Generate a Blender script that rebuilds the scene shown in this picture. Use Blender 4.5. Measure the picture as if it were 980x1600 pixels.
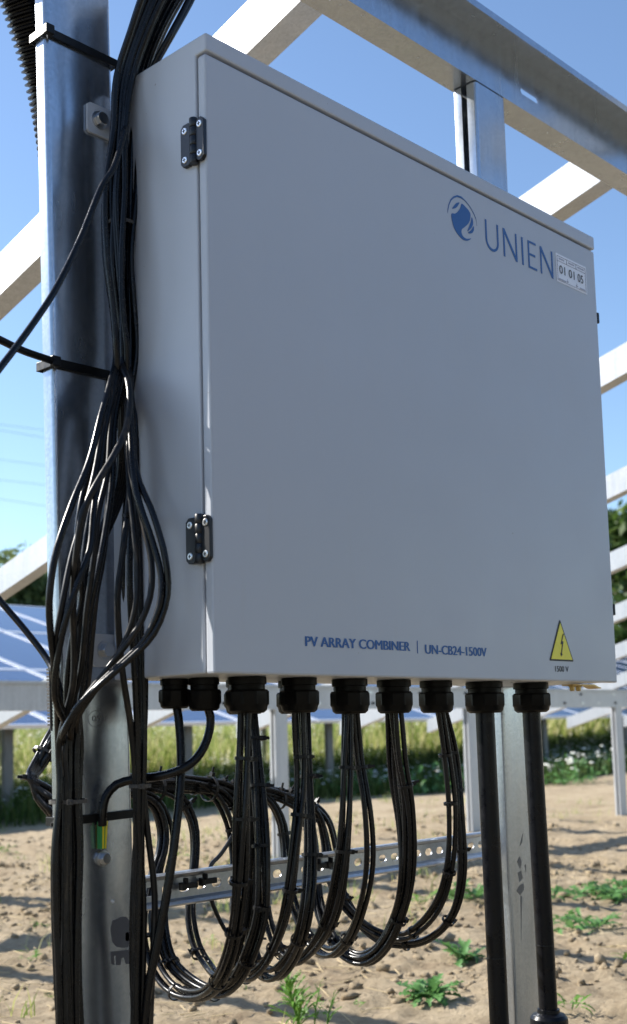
import bpy, bmesh, math, random
import numpy as np
from mathutils import Vector, Matrix
random.seed(7); rng = np.random.default_rng(7)
S = bpy.context.scene
COL = S.collection
R = math.radians
for o in list(bpy.data.objects): bpy.data.objects.remove(o)

# ------------------------------------------------------------------ camera
CX, CY, FPX = 490.0, 917.84, 1896.56            # principal point and focal length, in pixels of the 980 x 1600 photo
CAM = Vector((-0.9546, -1.0645, -0.0719))
YAW, PIT, ROL = 0.8138, 0.11837, -0.02558
FW = Vector((math.sin(YAW)*math.cos(PIT), math.cos(YAW)*math.cos(PIT), math.sin(PIT)))
_r0 = Vector((math.cos(YAW), -math.sin(YAW), 0)); _u0 = _r0.cross(FW)
RT = math.cos(ROL)*_r0 + math.sin(ROL)*_u0
UP = -math.sin(ROL)*_r0 + math.cos(ROL)*_u0
cd = bpy.data.cameras.new('camera'); cam = bpy.data.objects.new('camera', cd); COL.objects.link(cam)
M3 = Matrix((RT, UP, -FW)).transposed()
cam.matrix_world = Matrix.Translation(CAM) @ M3.to_4x4()
cd.sensor_fit = 'VERTICAL'; cd.sensor_height = 36; cd.sensor_width = 36
cd.lens = FPX/1600*36
cd.shift_y = (CY-800)/1600
cd.clip_start = 0.05; cd.clip_end = 6000
cd.dof.use_dof = True; cd.dof.focus_distance = 1.75; cd.dof.aperture_fstop = 7.1
S.camera = cam
S.render.resolution_x = 627; S.render.resolution_y = 1024

# ------------------------------------------------------------------ sky and sun
SUN_EL = R(35); SX, SY = -0.41, 0.912            # horizontal direction towards the sun
w = bpy.data.worlds.new('World'); S.world = w; w.use_nodes = True
nt = w.node_tree
sky = nt.nodes.new('ShaderNodeTexSky'); sky.sky_type = 'NISHITA'; sky.sun_disc = False
sky.sun_elevation = SUN_EL; sky.sun_rotation = math.atan2(SX, SY)
sky.air_density = 1.0; sky.dust_density = 0.35; sky.ozone_density = 3.2; sky.altitude = 100
bg = nt.nodes['Background']; bg.inputs[1].default_value = 0.11
nt.links.new(sky.outputs[0], bg.inputs[0])
sl = bpy.data.lights.new('sun', 'SUN'); sl.energy = 5.0; sl.angle = R(0.53); sl.color = (1.0, 0.95, 0.87)
so = bpy.data.objects.new('sun', sl); COL.objects.link(so)
sd = Vector((SX*math.cos(SUN_EL), SY*math.cos(SUN_EL), math.sin(SUN_EL)))
so.rotation_euler = sd.to_track_quat('Z', 'Y').to_euler(); so.location = (-4, 6, 8)
S.view_settings.view_transform = 'Standard'; S.view_settings.look = 'None'
S.view_settings.exposure = 1.0; S.view_settings.gamma = 1
S.view_settings.use_curve_mapping = False

# ------------------------------------------------------------------ helpers
G = -0.79                                         # ground level; z = 0 is the underside of the cabinet
def at(px, py, X=None, Y=None, Z=None):
    """a point of the place: the photo's sight line met with a known plane of the place"""
    d = FW + RT*((px-CX)/FPX) - UP*((py-CY)/FPX)
    if X is not None: s = (X-CAM.x)/d.x
    elif Y is not None: s = (Y-CAM.y)/d.y
    else: s = (Z-CAM.z)/d.z
    return CAM + d*s

class MB:
    def __init__(self): self.v = []; self.f = []
    def add(self, vs, fs):
        n = len(self.v); self.v += [tuple(p) for p in vs]; self.f += [tuple(i+n for i in q) for q in fs]
    def box(self, a, b):
        (x0,y0,z0),(x1,y1,z1) = a, b
        self.add([(x0,y0,z0),(x1,y0,z0),(x1,y1,z0),(x0,y1,z0),(x0,y0,z1),(x1,y0,z1),(x1,y1,z1),(x0,y1,z1)],
                 [(3,2,1,0),(4,5,6,7),(0,1,5,4),(1,2,6,5),(2,3,7,6),(3,0,4,7)])
        return self
    def prism(self, poly, fa, fb):
        """closed outline swept from fa(p) to fb(p)"""
        n = len(poly)
        self.add([fa(p) for p in poly]+[fb(p) for p in poly],
                 [(i,(i+1)%n,n+(i+1)%n,n+i) for i in range(n)]+[tuple(range(n-1,-1,-1)), tuple(range(n,2*n))])
        return self
    def tube(self, pts, r, seg=8, cap=True):
        pts = [Vector(p) for p in pts]; N = frames(pts); vs = []; fs = []; n = len(pts)
        for i, p in enumerate(pts):
            rr = r[i] if hasattr(r, '__len__') else r
            t, a, b = N[i]
            for k in range(seg):
                w_ = 2*math.pi*k/seg; vs.append(p + (a*math.cos(w_)+b*math.sin(w_))*rr)
        for i in range(n-1):
            for k in range(seg):
                k2 = (k+1)%seg; fs.append((i*seg+k, i*seg+k2, (i+1)*seg+k2, (i+1)*seg+k))
        if cap: fs += [tuple(range(seg-1,-1,-1)), tuple(range((n-1)*seg, n*seg))]
        self.add(vs, fs); return self
    def lathe(self, c, prof, seg=24, axis='z', lobes=None):
        """prof: list of (r, h); lobes: {index: sides} makes that ring a polygon"""
        c = Vector(c); vs = []; fs = []
        for i, (r, h) in enumerate(prof):
            for k in range(seg):
                a = 2*math.pi*k/seg; q = r
                if lobes and i in lobes:
                    s = lobes[i]; m = (a % (2*math.pi/s)) - math.pi/s; q = r*math.cos(math.pi/s)/math.cos(m)
                x, y = q*math.cos(a), q*math.sin(a)
                vs.append(c + (Vector((x,y,h)) if axis=='z' else Vector((x,h,y)) if axis=='y' else Vector((h,x,y))))
        n = len(prof)
        for i in range(n-1):
            for k in range(seg):
                k2 = (k+1)%seg; fs.append((i*seg+k, i*seg+k2, (i+1)*seg+k2, (i+1)*seg+k))
        fs += [tuple(range(seg-1,-1,-1)), tuple(range((n-1)*seg, n*seg))]
        self.add(vs, fs); return self
    def mesh(self, name, smooth=None):
        me = bpy.data.meshes.new(name); me.from_pydata(self.v, [], self.f)
        bm = bmesh.new(); bm.from_mesh(me); bmesh.ops.recalc_face_normals(bm, faces=bm.faces); bm.to_mesh(me); bm.free()
        if smooth is not None:
            me.polygons.foreach_set('use_smooth', [True]*len(me.polygons))
            if smooth < 179: me.set_sharp_from_angle(angle=R(smooth))
        return me
    def build(self, name, mat, parent=None, smooth=None, bevel=None):
        me = self.mesh(name, smooth if bevel is None else None); me.materials.append(mat)
        o = link(name, me, parent)
        if bevel:
            b = o.modifiers.new('bevel', 'BEVEL'); b.width = bevel; b.segments = 2; b.limit_method = 'ANGLE'; b.angle_limit = R(40)
        return o

def link(name, data, parent=None):
    o = bpy.data.objects.new(name, data); COL.objects.link(o)
    if parent is not None:
        o.parent = parent; o.matrix_parent_inverse = parent.matrix_basis.inverted()
    return o
def empty(name, loc=(0,0,0)):
    o = bpy.data.objects.new(name, None); o.empty_display_size = 0.05; o.location = loc; COL.objects.link(o); return o
def tag(o, label=None, cat=None, group=None, kind=None):
    if label: o['label'] = label
    if cat: o['category'] = cat
    if group: o['group'] = group
    if kind: o['kind'] = kind
    return o
def frames(pts):
    out = []; n = len(pts); a = None
    for i in range(n):
        t = (pts[min(i+1,n-1)]-pts[max(i-1,0)]).normalized()
        if a is None:
            a = t.orthogonal().normalized()
        else:
            a = (a - t*a.dot(t)); a = a.normalized() if a.length > 1e-6 else t.orthogonal().normalized()
        out.append((t, a, t.cross(a)))
    return out
def smooth_path(pts, step=0.012):
    """Catmull-Rom through pts, resampled"""
    P = [Vector(p) for p in pts]; P = [P[0]*2-P[1]] + P + [P[-1]*2-P[-2]]
    out = []
    for i in range(1, len(P)-2):
        p0,p1,p2,p3 = P[i-1],P[i],P[i+1],P[i+2]
        k = max(2, int((p2-p1).length/step))
        d01 = max((p1-p0).length,1e-6)**.5; d12 = max((p2-p1).length,1e-6)**.5; d23 = max((p3-p2).length,1e-6)**.5
        m1 = (p2-p1) + ((p1-p0)/d01 - (p2-p0)/(d01+d12))*d12
        m2 = (p2-p1) + ((p3-p2)/d23 - (p3-p1)/(d12+d23))*d12
        for j in range(k):
            t = j/k
            out.append((2*t**3-3*t*t+1)*p1 + (t**3-2*t*t+t)*m1 + (-2*t**3+3*t*t)*p2 + (t**3-t*t)*m2)
    out.append(P[-2]); return out
def arr_mesh(name, v, f):
    """fast mesh from numpy arrays (f: M x 3 or M x 4)"""
    me = bpy.data.meshes.new(name); k = f.shape[1]
    me.vertices.add(len(v)); me.vertices.foreach_set('co', np.ascontiguousarray(v, np.float32).ravel())
    me.loops.add(f.size); me.loops.foreach_set('vertex_index', np.ascontiguousarray(f, np.int32).ravel())
    me.polygons.add(len(f)); me.polygons.foreach_set('loop_start', np.arange(0, f.size, k, dtype=np.int32))
    me.polygons.foreach_set('loop_total', np.full(len(f), k, np.int32))
    me.update(calc_edges=True); me.validate(); return me

# ------------------------------------------------------------------ materials
def mat(name, color, rough=0.5, metal=0.0, spec=0.5):
    m = bpy.data.materials.new(name); m.use_nodes = True; b = m.node_tree.nodes['Principled BSDF']
    b.inputs['Base Color'].default_value = (*color, 1); b.inputs['Roughness'].default_value = rough
    b.inputs['Metallic'].default_value = metal; b.inputs['Specular IOR Level'].default_value = spec
    return m
def nodes(m): return m.node_tree.nodes, m.node_tree.links, m.node_tree.nodes['Principled BSDF']
def noise(m, scale, detail=4, rough=.6, vec=None, dist=0):
    n, l, b = nodes(m); t = n.new('ShaderNodeTexNoise'); t.inputs['Scale'].default_value = scale
    t.inputs['Detail'].default_value = detail; t.inputs['Roughness'].default_value = rough; t.inputs['Distortion'].default_value = dist
    if vec is None:
        tc = n.new('ShaderNodeTexCoord'); vec = tc.outputs['Object']
    l.new(vec, t.inputs['Vector']); return t.outputs['Fac']
def ramp(m, fac, stops):
    n, l, b = nodes(m); r = n.new('ShaderNodeValToRGB'); e = r.color_ramp.elements
    while len(e) < len(stops): e.new(0.5)
    for k, (p, c) in enumerate(stops):
        e[k].position = p; e[k].color = (*c, 1) if len(c) == 3 else c
    l.new(fac, r.inputs[0]); return r.outputs[0]
def mix(m, fac, a, b_):
    n, l, b = nodes(m); x = n.new('ShaderNodeMix'); x.data_type = 'RGBA'
    if isinstance(fac, float): x.inputs[0].default_value = fac
    else: l.new(fac, x.inputs[0])
    for s, q in ((6, a), (7, b_)):
        if isinstance(q, tuple): x.inputs[s].default_value = (*q, 1)
        else: l.new(q, x.inputs[s])
    return x.outputs[2]
def bump(m, h, strength, dist):
    n, l, b = nodes(m); u = n.new('ShaderNodeBump'); u.inputs['Strength'].default_value = strength; u.inputs['Distance'].default_value = dist
    l.new(h, u.inputs['Height']); l.new(u.outputs[0], b.inputs['Normal'])
def scaled(m, s, coord='Object'):
    n, l, b = nodes(m); tc = n.new('ShaderNodeTexCoord'); mp = n.new('ShaderNodeMapping'); mp.inputs['Scale'].default_value = s
    l.new(tc.outputs[coord], mp.inputs[0]); return mp.outputs[0]

# powder-coated cabinet sheet: light grey, faint orange peel, a few scuffs and fly specks
Mbox = mat('grey powder coat', (.50,.52,.56), .36)
_c = ramp(Mbox, noise(Mbox, 3.0, 5), [(.3,(.475,.50,.545)),(.7,(.495,.52,.57))])
_s = ramp(Mbox, noise(Mbox, 150, 2, .5), [(.775,(0,0,0)),(.80,(1,1,1))])
_c = mix(Mbox, _s, _c, (.22,.19,.17))
_d = ramp(Mbox, noise(Mbox, 1.0, 7, .72, scaled(Mbox,(34,34,3.2))), [(.56,(0,0,0)),(.86,(.20,.20,.20))])
_c = mix(Mbox, _d, _c, (.47,.44,.40))
nodes(Mbox)[1].new(_c, nodes(Mbox)[2].inputs['Base Color'])
bump(Mbox, noise(Mbox, 900, 2), .12, .0004)
_n, _l, _b = nodes(Mbox); _bp = [k for k in _n if k.type == 'BUMP'][0]; _b2 = _n.new('ShaderNodeBump'); _b2.inputs['Strength'].default_value = .22; _b2.inputs['Distance'].default_value = .006
_l.new(noise(Mbox, 2.6, 2, .4), _b2.inputs['Height']); _l.new(_b2.outputs[0], _bp.inputs['Normal'])
_l.new(ramp(Mbox, noise(Mbox, 7, 6, .7), [(.3,(.30,)*3),(.75,(.46,)*3)]), _b.inputs['Roughness'])
# galvanised steel
def galv(name, base, r0, r1, sc=60, metal=.9):
    m = mat(name, base, .4, metal)
    n, l, b = nodes(m)
    v = n.new('ShaderNodeTexVoronoi'); v.inputs['Scale'].default_value = sc*4; tc = n.new('ShaderNodeTexCoord'); l.new(tc.outputs['Object'], v.inputs['Vector'])
    st = noise(m, 1.0, 5, .65, scaled(m,(60,60,3)))
    c1 = ramp(m, st, [(.25,tuple(x*.86 for x in base)),(.75,tuple(min(1,x*1.06) for x in base))])
    bw = n.new('ShaderNodeRGBToBW'); l.new(v.outputs['Color'], bw.inputs[0]); c2 = mix(m, .09, c1, bw.outputs[0])
    blotch = ramp(m, noise(m, 9, 6, .7), [(.58,(0,0,0)),(.85,(.28,.28,.28))])
    c3 = mix(m, blotch, c2, tuple(x*.62 for x in base))
    l.new(c3, b.inputs['Base Color'])
    rr = ramp(m, noise(m, 6, 3, .5, scaled(m,(6,6,1.2))), [(.3,(r0,)*3),(.75,(r1,)*3)]); l.new(rr, b.inputs['Roughness'])
    bump(m, noise(m, sc*9, 3), .025, .0004)
    return m
Mgal = galv('galvanised steel', (.45,.50,.57), .19, .29)
Mgal2 = galv('bright galvanised steel', (.46,.48,.51), .42, .56, 60, .6)
Mrail = galv('galvanised rail', (.48,.51,.55), .28, .45)
Mbolt = mat('zinc bolt', (.55,.56,.58), .35, 1.0)
Mbrass = mat('yellow zinc', (.42,.30,.12), .4, .9)
# black plastics
def blackish(name, base, rough, dust, amount, scale=(40,40,9), lo=.52, spec=.30):
    m = mat(name, base, rough, 0, spec); n, l, b = nodes(m)
    f = ramp(m, noise(m, 1.0, 6, .72, scaled(m, scale)), [(lo,(0,0,0)),(lo+.25,(amount,)*3)])
    l.new(mix(m, f, base, dust), b.inputs['Base Color'])
    rr = ramp(m, noise(m, 70, 3), [(.3,(rough-.08,)*3),(.7,(rough+.14,)*3)]); l.new(rr, b.inputs['Roughness'])
    return m
Mcab = blackish('black cable jacket', (.0035,.0038,.005), .26, (.06,.05,.04), .10)
Mcabd = blackish('dusty cable jacket', (.005,.005,.006), .36, (.14,.105,.07), .5, (60,60,14), .52)
Mgland = blackish('black gland nylon', (.003,.003,.0033), .36, (.025,.02,.014), .08, spec=.13)
Mtie = blackish('black tie nylon', (.004,.004,.0045), .36, (.05,.045,.04), .2)
Mcond = blackish('black conduit', (.0035,.004,.006), .30, (.04,.037,.035), .15, (45,45,6), .6, spec=.22)
Mhinge = mat('black hinge', (.005,.006,.010), .38)
Mtiegrey = blackish('dusty tie', (.07,.065,.06), .5, (.22,.18,.13), .6)
Mgasket = mat('rubber gasket', (.012,.012,.012), .7)
Mink = mat('blue print', (.016,.105,.33), .45)
Mdark = mat('black print', (.012,.012,.014), .5)
Myel = mat('yellow sticker', (.90,.78,.03), .4)
Mpaper = mat('white sticker', (.84,.85,.90), .35)
Mgrey = mat('grey print', (.20,.20,.26), .5)
Mscrew = mat('steel screw', (.86,.87,.88), .28, .85)
Mearth = mat('yellow insulation', (.85,.72,.04), .4)
Mearthg = mat('green insulation', (.03,.30,.08), .4)
Mresid = mat('glue residue', (.12,.12,.13), .7); Mrub = mat('rub mark', (.19,.18,.165), .75)

# ------------------------------------------------------------------ ground
def vnoise(x, y, seed):
    """vectorised smooth value noise in -1..1"""
    r_ = np.random.default_rng(seed); T = r_.random((256,256))*2-1
    xi = np.floor(x).astype(int); yi = np.floor(y).astype(int); fx = x-xi; fy = y-yi
    fx = fx*fx*fx*(fx*(fx*6-15)+10); fy = fy*fy*fy*(fy*(fy*6-15)+10)
    g = lambda a, b: T[a & 255, b & 255]
    return (g(xi,yi)*(1-fx)+g(xi+1,yi)*fx)*(1-fy) + (g(xi,yi+1)*(1-fx)+g(xi+1,yi+1)*fx)*fy
def gheight(x, y):
    x = np.asarray(x, float); y = np.asarray(y, float)
    d = np.hypot(x-1.5, y-1.5); near = np.clip(1-(d-7)/12, .12, 1)
    wx = x + .05*vnoise(x*5, y*5, 3); wy = y + .05*vnoise(x*5+40, y*5, 4)
    h = .018*vnoise(wx*.8, wy*.8, 5) + .007*vnoise(wx*3.1, wy*3.1, 6)
    c = vnoise(wx*8.5, wy*8.5, 8); pat = .35+.65*np.clip(.5+1.2*vnoise(x*.9+7, y*.9, 15), 0, 1); h += pat*(.017*np.maximum(c, 0)**1.5 + .010*np.abs(vnoise(wx*13, wy*13, 14))) - .004
    h += .008*vnoise(wx*19, wy*19, 9)*(.55+.45*vnoise(x*1.7, y*1.7, 11)) + .008*np.abs(vnoise(wx*27, wy*27, 12)) + .005*vnoise(wx*47, wy*47, 10)
    flat = np.clip((np.hypot(x-.4, y-.2)-.0)/.5, .3, 1)
    rise = .032*np.clip(np.hypot(x-CAM.x, y-CAM.y)-15, 0, 60)
    return G + h*near*flat + rise
def axis(lo, hi, step):
    a = list(np.arange(lo, hi, step)); s = step
    right = [a[-1]]
    while right[-1] < 3000: s *= 1.075; right.append(right[-1]+s)
    s = step; left = [lo]
    while left[-1] > -3000: s *= 1.10; left.append(left[-1]-s)
    return np.array(left[:0:-1] + a + right[1:])
gx = axis(.1, 5.6, .021); gy = axis(.0, 5.2, .021)
XX, YY = np.meshgrid(gx, gy, indexing='ij'); ZZ = gheight(XX, YY)
gv = np.stack([XX, YY, ZZ], -1).reshape(-1, 3); nx, ny = len(gx), len(gy)
ii, jj = np.meshgrid(np.arange(nx-1), np.arange(ny-1), indexing='ij'); q = (ii*ny+jj).ravel()
gme = arr_mesh('ground', gv, np.stack([q, q+ny, q+ny+1, q+1], -1))
gme.polygons.foreach_set('use_smooth', [True]*len(gme.polygons))
Msoil = mat('dry loam', (.33,.25,.16), .95, 0, .15)
_c = ramp(Msoil, noise(Msoil, 2.6, 10, .74), [(.30,(.26,.19,.12)),(.45,(.44,.345,.225)),(.6,(.52,.42,.285)),(.76,(.61,.505,.365))])
_f = ramp(Msoil, noise(Msoil, 38, 5, .7), [(.34,(.45,.42,.39)),(.56,(1.0,1.0,1.0))])
n_, l_, b_ = nodes(Msoil); mm = n_.new('ShaderNodeMix'); mm.data_type = 'RGBA'; mm.blend_type = 'MULTIPLY'; mm.inputs[0].default_value = .5
l_.new(_c, mm.inputs[6]); l_.new(_f, mm.inputs[7])
# weed-green ground beyond the bare strip
_tc = n_.new('ShaderNodeTexCoord'); _sep = n_.new('ShaderNodeSeparateXYZ'); l_.new(_tc.outputs['Object'], _sep.inputs[0])
_m1 = n_.new('ShaderNodeMapRange'); l_.new(_sep.outputs['Y'], _m1.inputs[0]); _m1.inputs[1].default_value = 7.2; _m1.inputs[2].default_value = 9.5
_green = ramp(Msoil, noise(Msoil, 1.5, 6, .7), [(.3,(.055,.085,.02)),(.7,(.13,.15,.045))])
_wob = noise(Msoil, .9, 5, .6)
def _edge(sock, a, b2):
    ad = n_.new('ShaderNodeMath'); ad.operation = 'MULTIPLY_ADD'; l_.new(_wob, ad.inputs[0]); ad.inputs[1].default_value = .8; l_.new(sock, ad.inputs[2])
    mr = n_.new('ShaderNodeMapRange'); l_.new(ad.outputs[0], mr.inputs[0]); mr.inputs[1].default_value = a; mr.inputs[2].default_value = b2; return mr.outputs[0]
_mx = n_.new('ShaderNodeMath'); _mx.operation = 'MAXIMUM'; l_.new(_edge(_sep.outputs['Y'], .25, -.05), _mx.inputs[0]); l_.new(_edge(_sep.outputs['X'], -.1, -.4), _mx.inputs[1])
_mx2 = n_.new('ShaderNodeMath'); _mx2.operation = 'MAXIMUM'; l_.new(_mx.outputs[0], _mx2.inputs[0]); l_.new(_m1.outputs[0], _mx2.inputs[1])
_aisle = ramp(Msoil, noise(Msoil, 2.5, 6, .7), [(.3,(.24,.205,.145)),(.7,(.36,.31,.22))])  # unseen ground behind the camera, toned to limit its bounce onto the cabinet
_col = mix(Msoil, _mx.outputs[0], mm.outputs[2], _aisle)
l_.new(mix(Msoil, _m1.outputs[0], _col, _green), b_.inputs['Base Color'])
bump(Msoil, noise(Msoil, 34, 10, .78), 1.0, .022)
gme.materials.append(Msoil)
ground = tag(link('ground', gme), kind='structure')

def gz(x, y): return float(gheight(np.array([x]), np.array([y]))[0])
# loose clods, one uncountable scatter
def scatter_stones(name, n, cx0, cx1, cy0, cy1, smin, smax, m, label, cat):
    base = bmesh.new(); bmesh.ops.create_icosphere(base, subdivisions=1, radius=1)
    bv = np.array([v.co[:] for v in base.verts]); bf = np.array([[v.index for v in f.verts] for f in base.faces]); base.free()
    x = rng.uniform(cx0, cx1, n); y = rng.uniform(cy0, cy1, n); s = smin*(smax/smin)**(rng.random(n)**2.6)
    keep = vnoise(x*1.6, y*1.6, 21) + .6*vnoise(x*6, y*6, 22) + .7*rng.random(n) > .35; x, y, s = x[keep], y[keep], s[keep]; n = len(x)
    z = gheight(x, y) + s*.25
    v = bv[None]*rng.uniform(.45,1.35,(n,len(bv),1)); v = v*np.stack([rng.uniform(.7,1.4,n), rng.uniform(.7,1.4,n), rng.uniform(.5,.9,n)],-1)[:,None]
    a = rng.uniform(0,6.28,n); ca, sa = np.cos(a)[:,None], np.sin(a)[:,None]
    v = np.stack([v[...,0]*ca-v[...,1]*sa, v[...,0]*sa+v[...,1]*ca, v[...,2]],-1)*s[:,None,None] + np.stack([x,y,z],-1)[:,None]
    f = bf[None] + (np.arange(n)*len(bv))[:,None,None]
    me = arr_mesh(name, v.reshape(-1,3), f.reshape(-1,3)); me.materials.append(m); return tag(link(name, me), label, cat, kind='stuff')
scatter_stones('soil_clods', 26000, .2, 7.0, .1, 6.5, .0025, .024, Msoil, 'crumbled dry clods scattered over the bare soil', 'soil')
# straw litter
def straw():
    n = 3200; x = rng.uniform(.3, 5, n); y = rng.uniform(.3, 4.5, n); L = rng.uniform(.02,.10,n); a = rng.uniform(0,3.14,n); t = rng.uniform(-.12,.2,n)
    keep = vnoise(x*1.3+9, y*1.3, 31)+rng.random(n)*.8 > .2; x,y,L,a,t = x[keep],y[keep],L[keep],a[keep],t[keep]; n = len(x)
    d = np.stack([np.cos(a),np.sin(a),t],-1)*L[:,None]/2; c = np.stack([x,y,gheight(x,y)+.006],-1); s = np.stack([-np.sin(a),np.cos(a),np.zeros(n)],-1)*.0014
    u = np.array([0,0,.0018])
    v = np.stack([c-d-s, c-d+s, c-d+u, c+d-s, c+d+s, c+d+u],1)
    f = np.array([[0,1,4],[0,4,3],[1,2,5],[1,5,4],[2,0,3],[2,3,5]])[None]+(np.arange(n)*6)[:,None,None]
    me = arr_mesh('straw_litter', v.reshape(-1,3), f.reshape(-1,3)); me.materials.append(mat('dry straw',(.55,.43,.24),.8))
    tag(link('straw_litter', me), 'pale broken straw lying on the bare soil', 'straw', kind='stuff')
straw()

# ------------------------------------------------------------------ the mounting frame overhead and behind
def arc(cx, cy, r, a0, a1, n=4):
    return [(cx+r*math.cos(R(a0+(a1-a0)*k/n)), cy+r*math.sin(R(a0+(a1-a0)*k/n))) for k in range(n+1)]
def c_open_back(x0, x1, y0, d, lip, t=.0035, r=.006):
    """C section whose web is the front face (at y0), flanges going back by d, lips turned in"""
    o = [(x0+lip, y0+d), (x0+r*.4, y0+d)] + [(x0, y0+d-r*.4)] + arc(x0+r, y0+r, r, 180, 270) + arc(x1-r, y0+r, r, 270, 360) + [(x1, y0+d-r*.4), (x1-r*.4, y0+d), (x1-lip, y0+d)]
    i = [(x1-lip, y0+d-t), (x1-t, y0+d-t), (x1-t, y0+t+.002), (x1-t-.002, y0+t), (x0+t+.002, y0+t), (x0+t, y0+t+.002), (x0+t, y0+d-t), (x0+lip, y0+d-t)]
    return o + i
def c_open_left(x0, x1, y0, d, lip, t=.003, r=.006):
    """C section open towards -X: front flange at y0, web at x1, lips on the open side"""
    o = [(x0, y0+lip), (x0, y0+r)] + arc(x0+r, y0+r, r, 180, 270)[1:] + arc(x1-r, y0+r, r, 270, 360) + arc(x1-r, y0+d-r, r, 0, 90) + arc(x0+r, y0+d-r, r, 90, 180) + [(x0, y0+d-lip)]
    i = [(x0+t, y0+d-lip), (x0+t, y0+d-t-.002), (x0+t+.002, y0+d-t), (x1-t-.002, y0+d-t), (x1-t, y0+d-t-.002), (x1-t, y0+t+.002), (x1-t-.002, y0+t), (x0+t+.002, y0+t), (x0+t, y0+t+.002), (x0+t, y0+lip)]
    return o + i
BEAMZ0, BEAMZ1 = 1.160, 1.268
PF = .200                                       # front face of the two near posts
lp = empty('steel_post', (-.04, .21, G))
tag(lp, 'near galvanised steel post with cable bundles hanging down its front', 'post', 'posts in front of the high purlin')
LEAN = lambda z: -.026*(z-.7)
MB().prism(c_open_back(-.096, .012, PF, .024, .016), lambda p: (p[0]+LEAN(G-.05),p[1],G-.05), lambda p: (p[0]+LEAN(2.05),p[1],2.05)).build('post_profile', Mgal, lp, smooth=35)
rp = empty('steel_post', (.92, .22, G))
tag(rp, 'galvanised steel post behind the two black conduits at the cabinet right end', 'post', 'posts in front of the high purlin')
MB().prism(c_open_left(.871, .969, PF, .055, .021), lambda p: (p[0],p[1],G-.05), lambda p: (p[0],p[1],BEAMZ0-.002)).build('post_profile', Mgal, rp, smooth=35)
# glue remains, marker ring and drill spots on the posts
def flat(name, poly, y, m, parent, th=.0004):
    return MB().prism(poly, lambda p: (p[0], y, p[1]), lambda p: (p[0], y-th, p[1])).build(name, m, parent)
def blob(cx, cz, rx, rz, n=22, rough=.35, seed=1):
    r_ = random.Random(seed)
    return [(cx+rx*math.cos(k*6.283/n)*(1-rough*r_.random()), cz+rz*math.sin(k*6.283/n)*(1-rough*r_.random())) for k in range(n)]
def flat_px(name, pxs, Y, m, parent, th=.0004):
    return flat(name, [(at(x,y,Y=Y).x, at(x,y,Y=Y).z) for x, y in pxs], Y, m, parent, th)
flat_px('glue_smudge', [(173,1450),(176,1438),(183,1436),(190,1432),(198,1433),(203,1440),(203,1472),(199,1480),(190,1481),(182,1479),(176,1472),(174,1462)], PF, Mresid, lp)
flat_px('glue_smudge', [(173,1487),(202,1484),(202,1506),(197,1506),(194,1496),(190,1497),(188,1508),(182,1508),(181,1492),(178,1494),(179,1508),(174,1506)], PF, Mresid, lp)
flat_px('paint_dot', [(176+2.6*math.cos(a*.785),1408+2.6*math.sin(a*.785)) for a in range(8)], PF, Mpaper, lp)
flat_px('label_remnant', [(196,1458),(200,1456),(202,1462),(201,1470),(196,1470)], PF, Mpaper, lp)
for pts in ([(808,1346),(812,1338),(815,1346),(813,1358)],[(809,1364),(814,1360),(817,1372),(812,1378)],[(807,1392),(811,1384),(818,1380),(819,1390),(813,1399)],[(820,1352),(822,1350),(822,1364)],
            [(813,1400),(816,1400),(815.3,1425),(814.4,1470),(814,1425)], [(812,1322),(817,1302),(816,1316)]):
    flat_px('rub_mark', pts, PF, Mrub, rp)
# high purlin: Z section
def zpur(x0, x1, yw, z0, z1, back, fwd, t=.003, lip=.014):
    o = [(yw-fwd, z1-lip), (yw-fwd, z1), (yw+t, z1), (yw+t, z0+t), (yw+back, z0+t), (yw+back, z0+lip), (yw+back+t*.8, z0+lip), (yw+back+t*.8, z0), (yw, z0), (yw, z1-t), (yw-fwd+t*.8, z1-t), (yw-fwd+t*.8, z1-lip)]
    return MB().prism(o, lambda p: (x0,p[0],p[1]), lambda p: (x1,p[0],p[1]))
hp = empty('high_purlin', (.0, .2, BEAMZ0))
tag(hp, 'galvanised purlin with one slot crossing the upper right above the cabinet', 'beam')
def purlin_with_slot():
    """web with a slot near the right post, flange pieces as one pressed section"""
    yw, t = PF-.001, .003; x0, x1 = -2.2, 9.0; z0, z1 = BEAMZ0, BEAMZ1
    mb = MB()
    # flanges
    mb.box((x0, yw, z0), (x1, yw+.058, z0+t)); mb.box((x0, yw+.055, z0+t), (x1, yw+.058, z0+.013))
    mb.box((x0, yw-.055, z1-t), (x1, yw+t, z1)); mb.box((x0, yw-.055, z1-.014), (x1, yw-.052, z1-t))
    # web round the slot
    sx0, sx1 = 1.026, 1.091; zc = 1.199; h = .0065
    za, zb = z0+t, z1-t
    mb.box((x0,yw,za),(sx0,yw+t,zb)); mb.box((sx1,yw,za),(x1,yw+t,zb))
    xs = [sx0+(sx1-sx0)*k/20 for k in range(21)]
    def hh(x):
        e = min(x-sx0, sx1-x); return h if e >= h else math.sqrt(max(0, h*h-(h-e)**2))
    for a, b in zip(xs, xs[1:]):
        mb.prism([(a,za),(b,za),(b,zc-hh(b)),(a,zc-hh(a)-1e-5)], lambda p: (p[0],yw,p[1]), lambda p: (p[0],yw+t,p[1]))
        mb.prism([(a,zc+hh(a)+1e-5),(b,zc+hh(b)),(b,zb),(a,zb)], lambda p: (p[0],yw,p[1]), lambda p: (p[0],yw+t,p[1]))
    return mb
purlin_with_slot().build('purlin_section', Mgal, hp)
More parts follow.
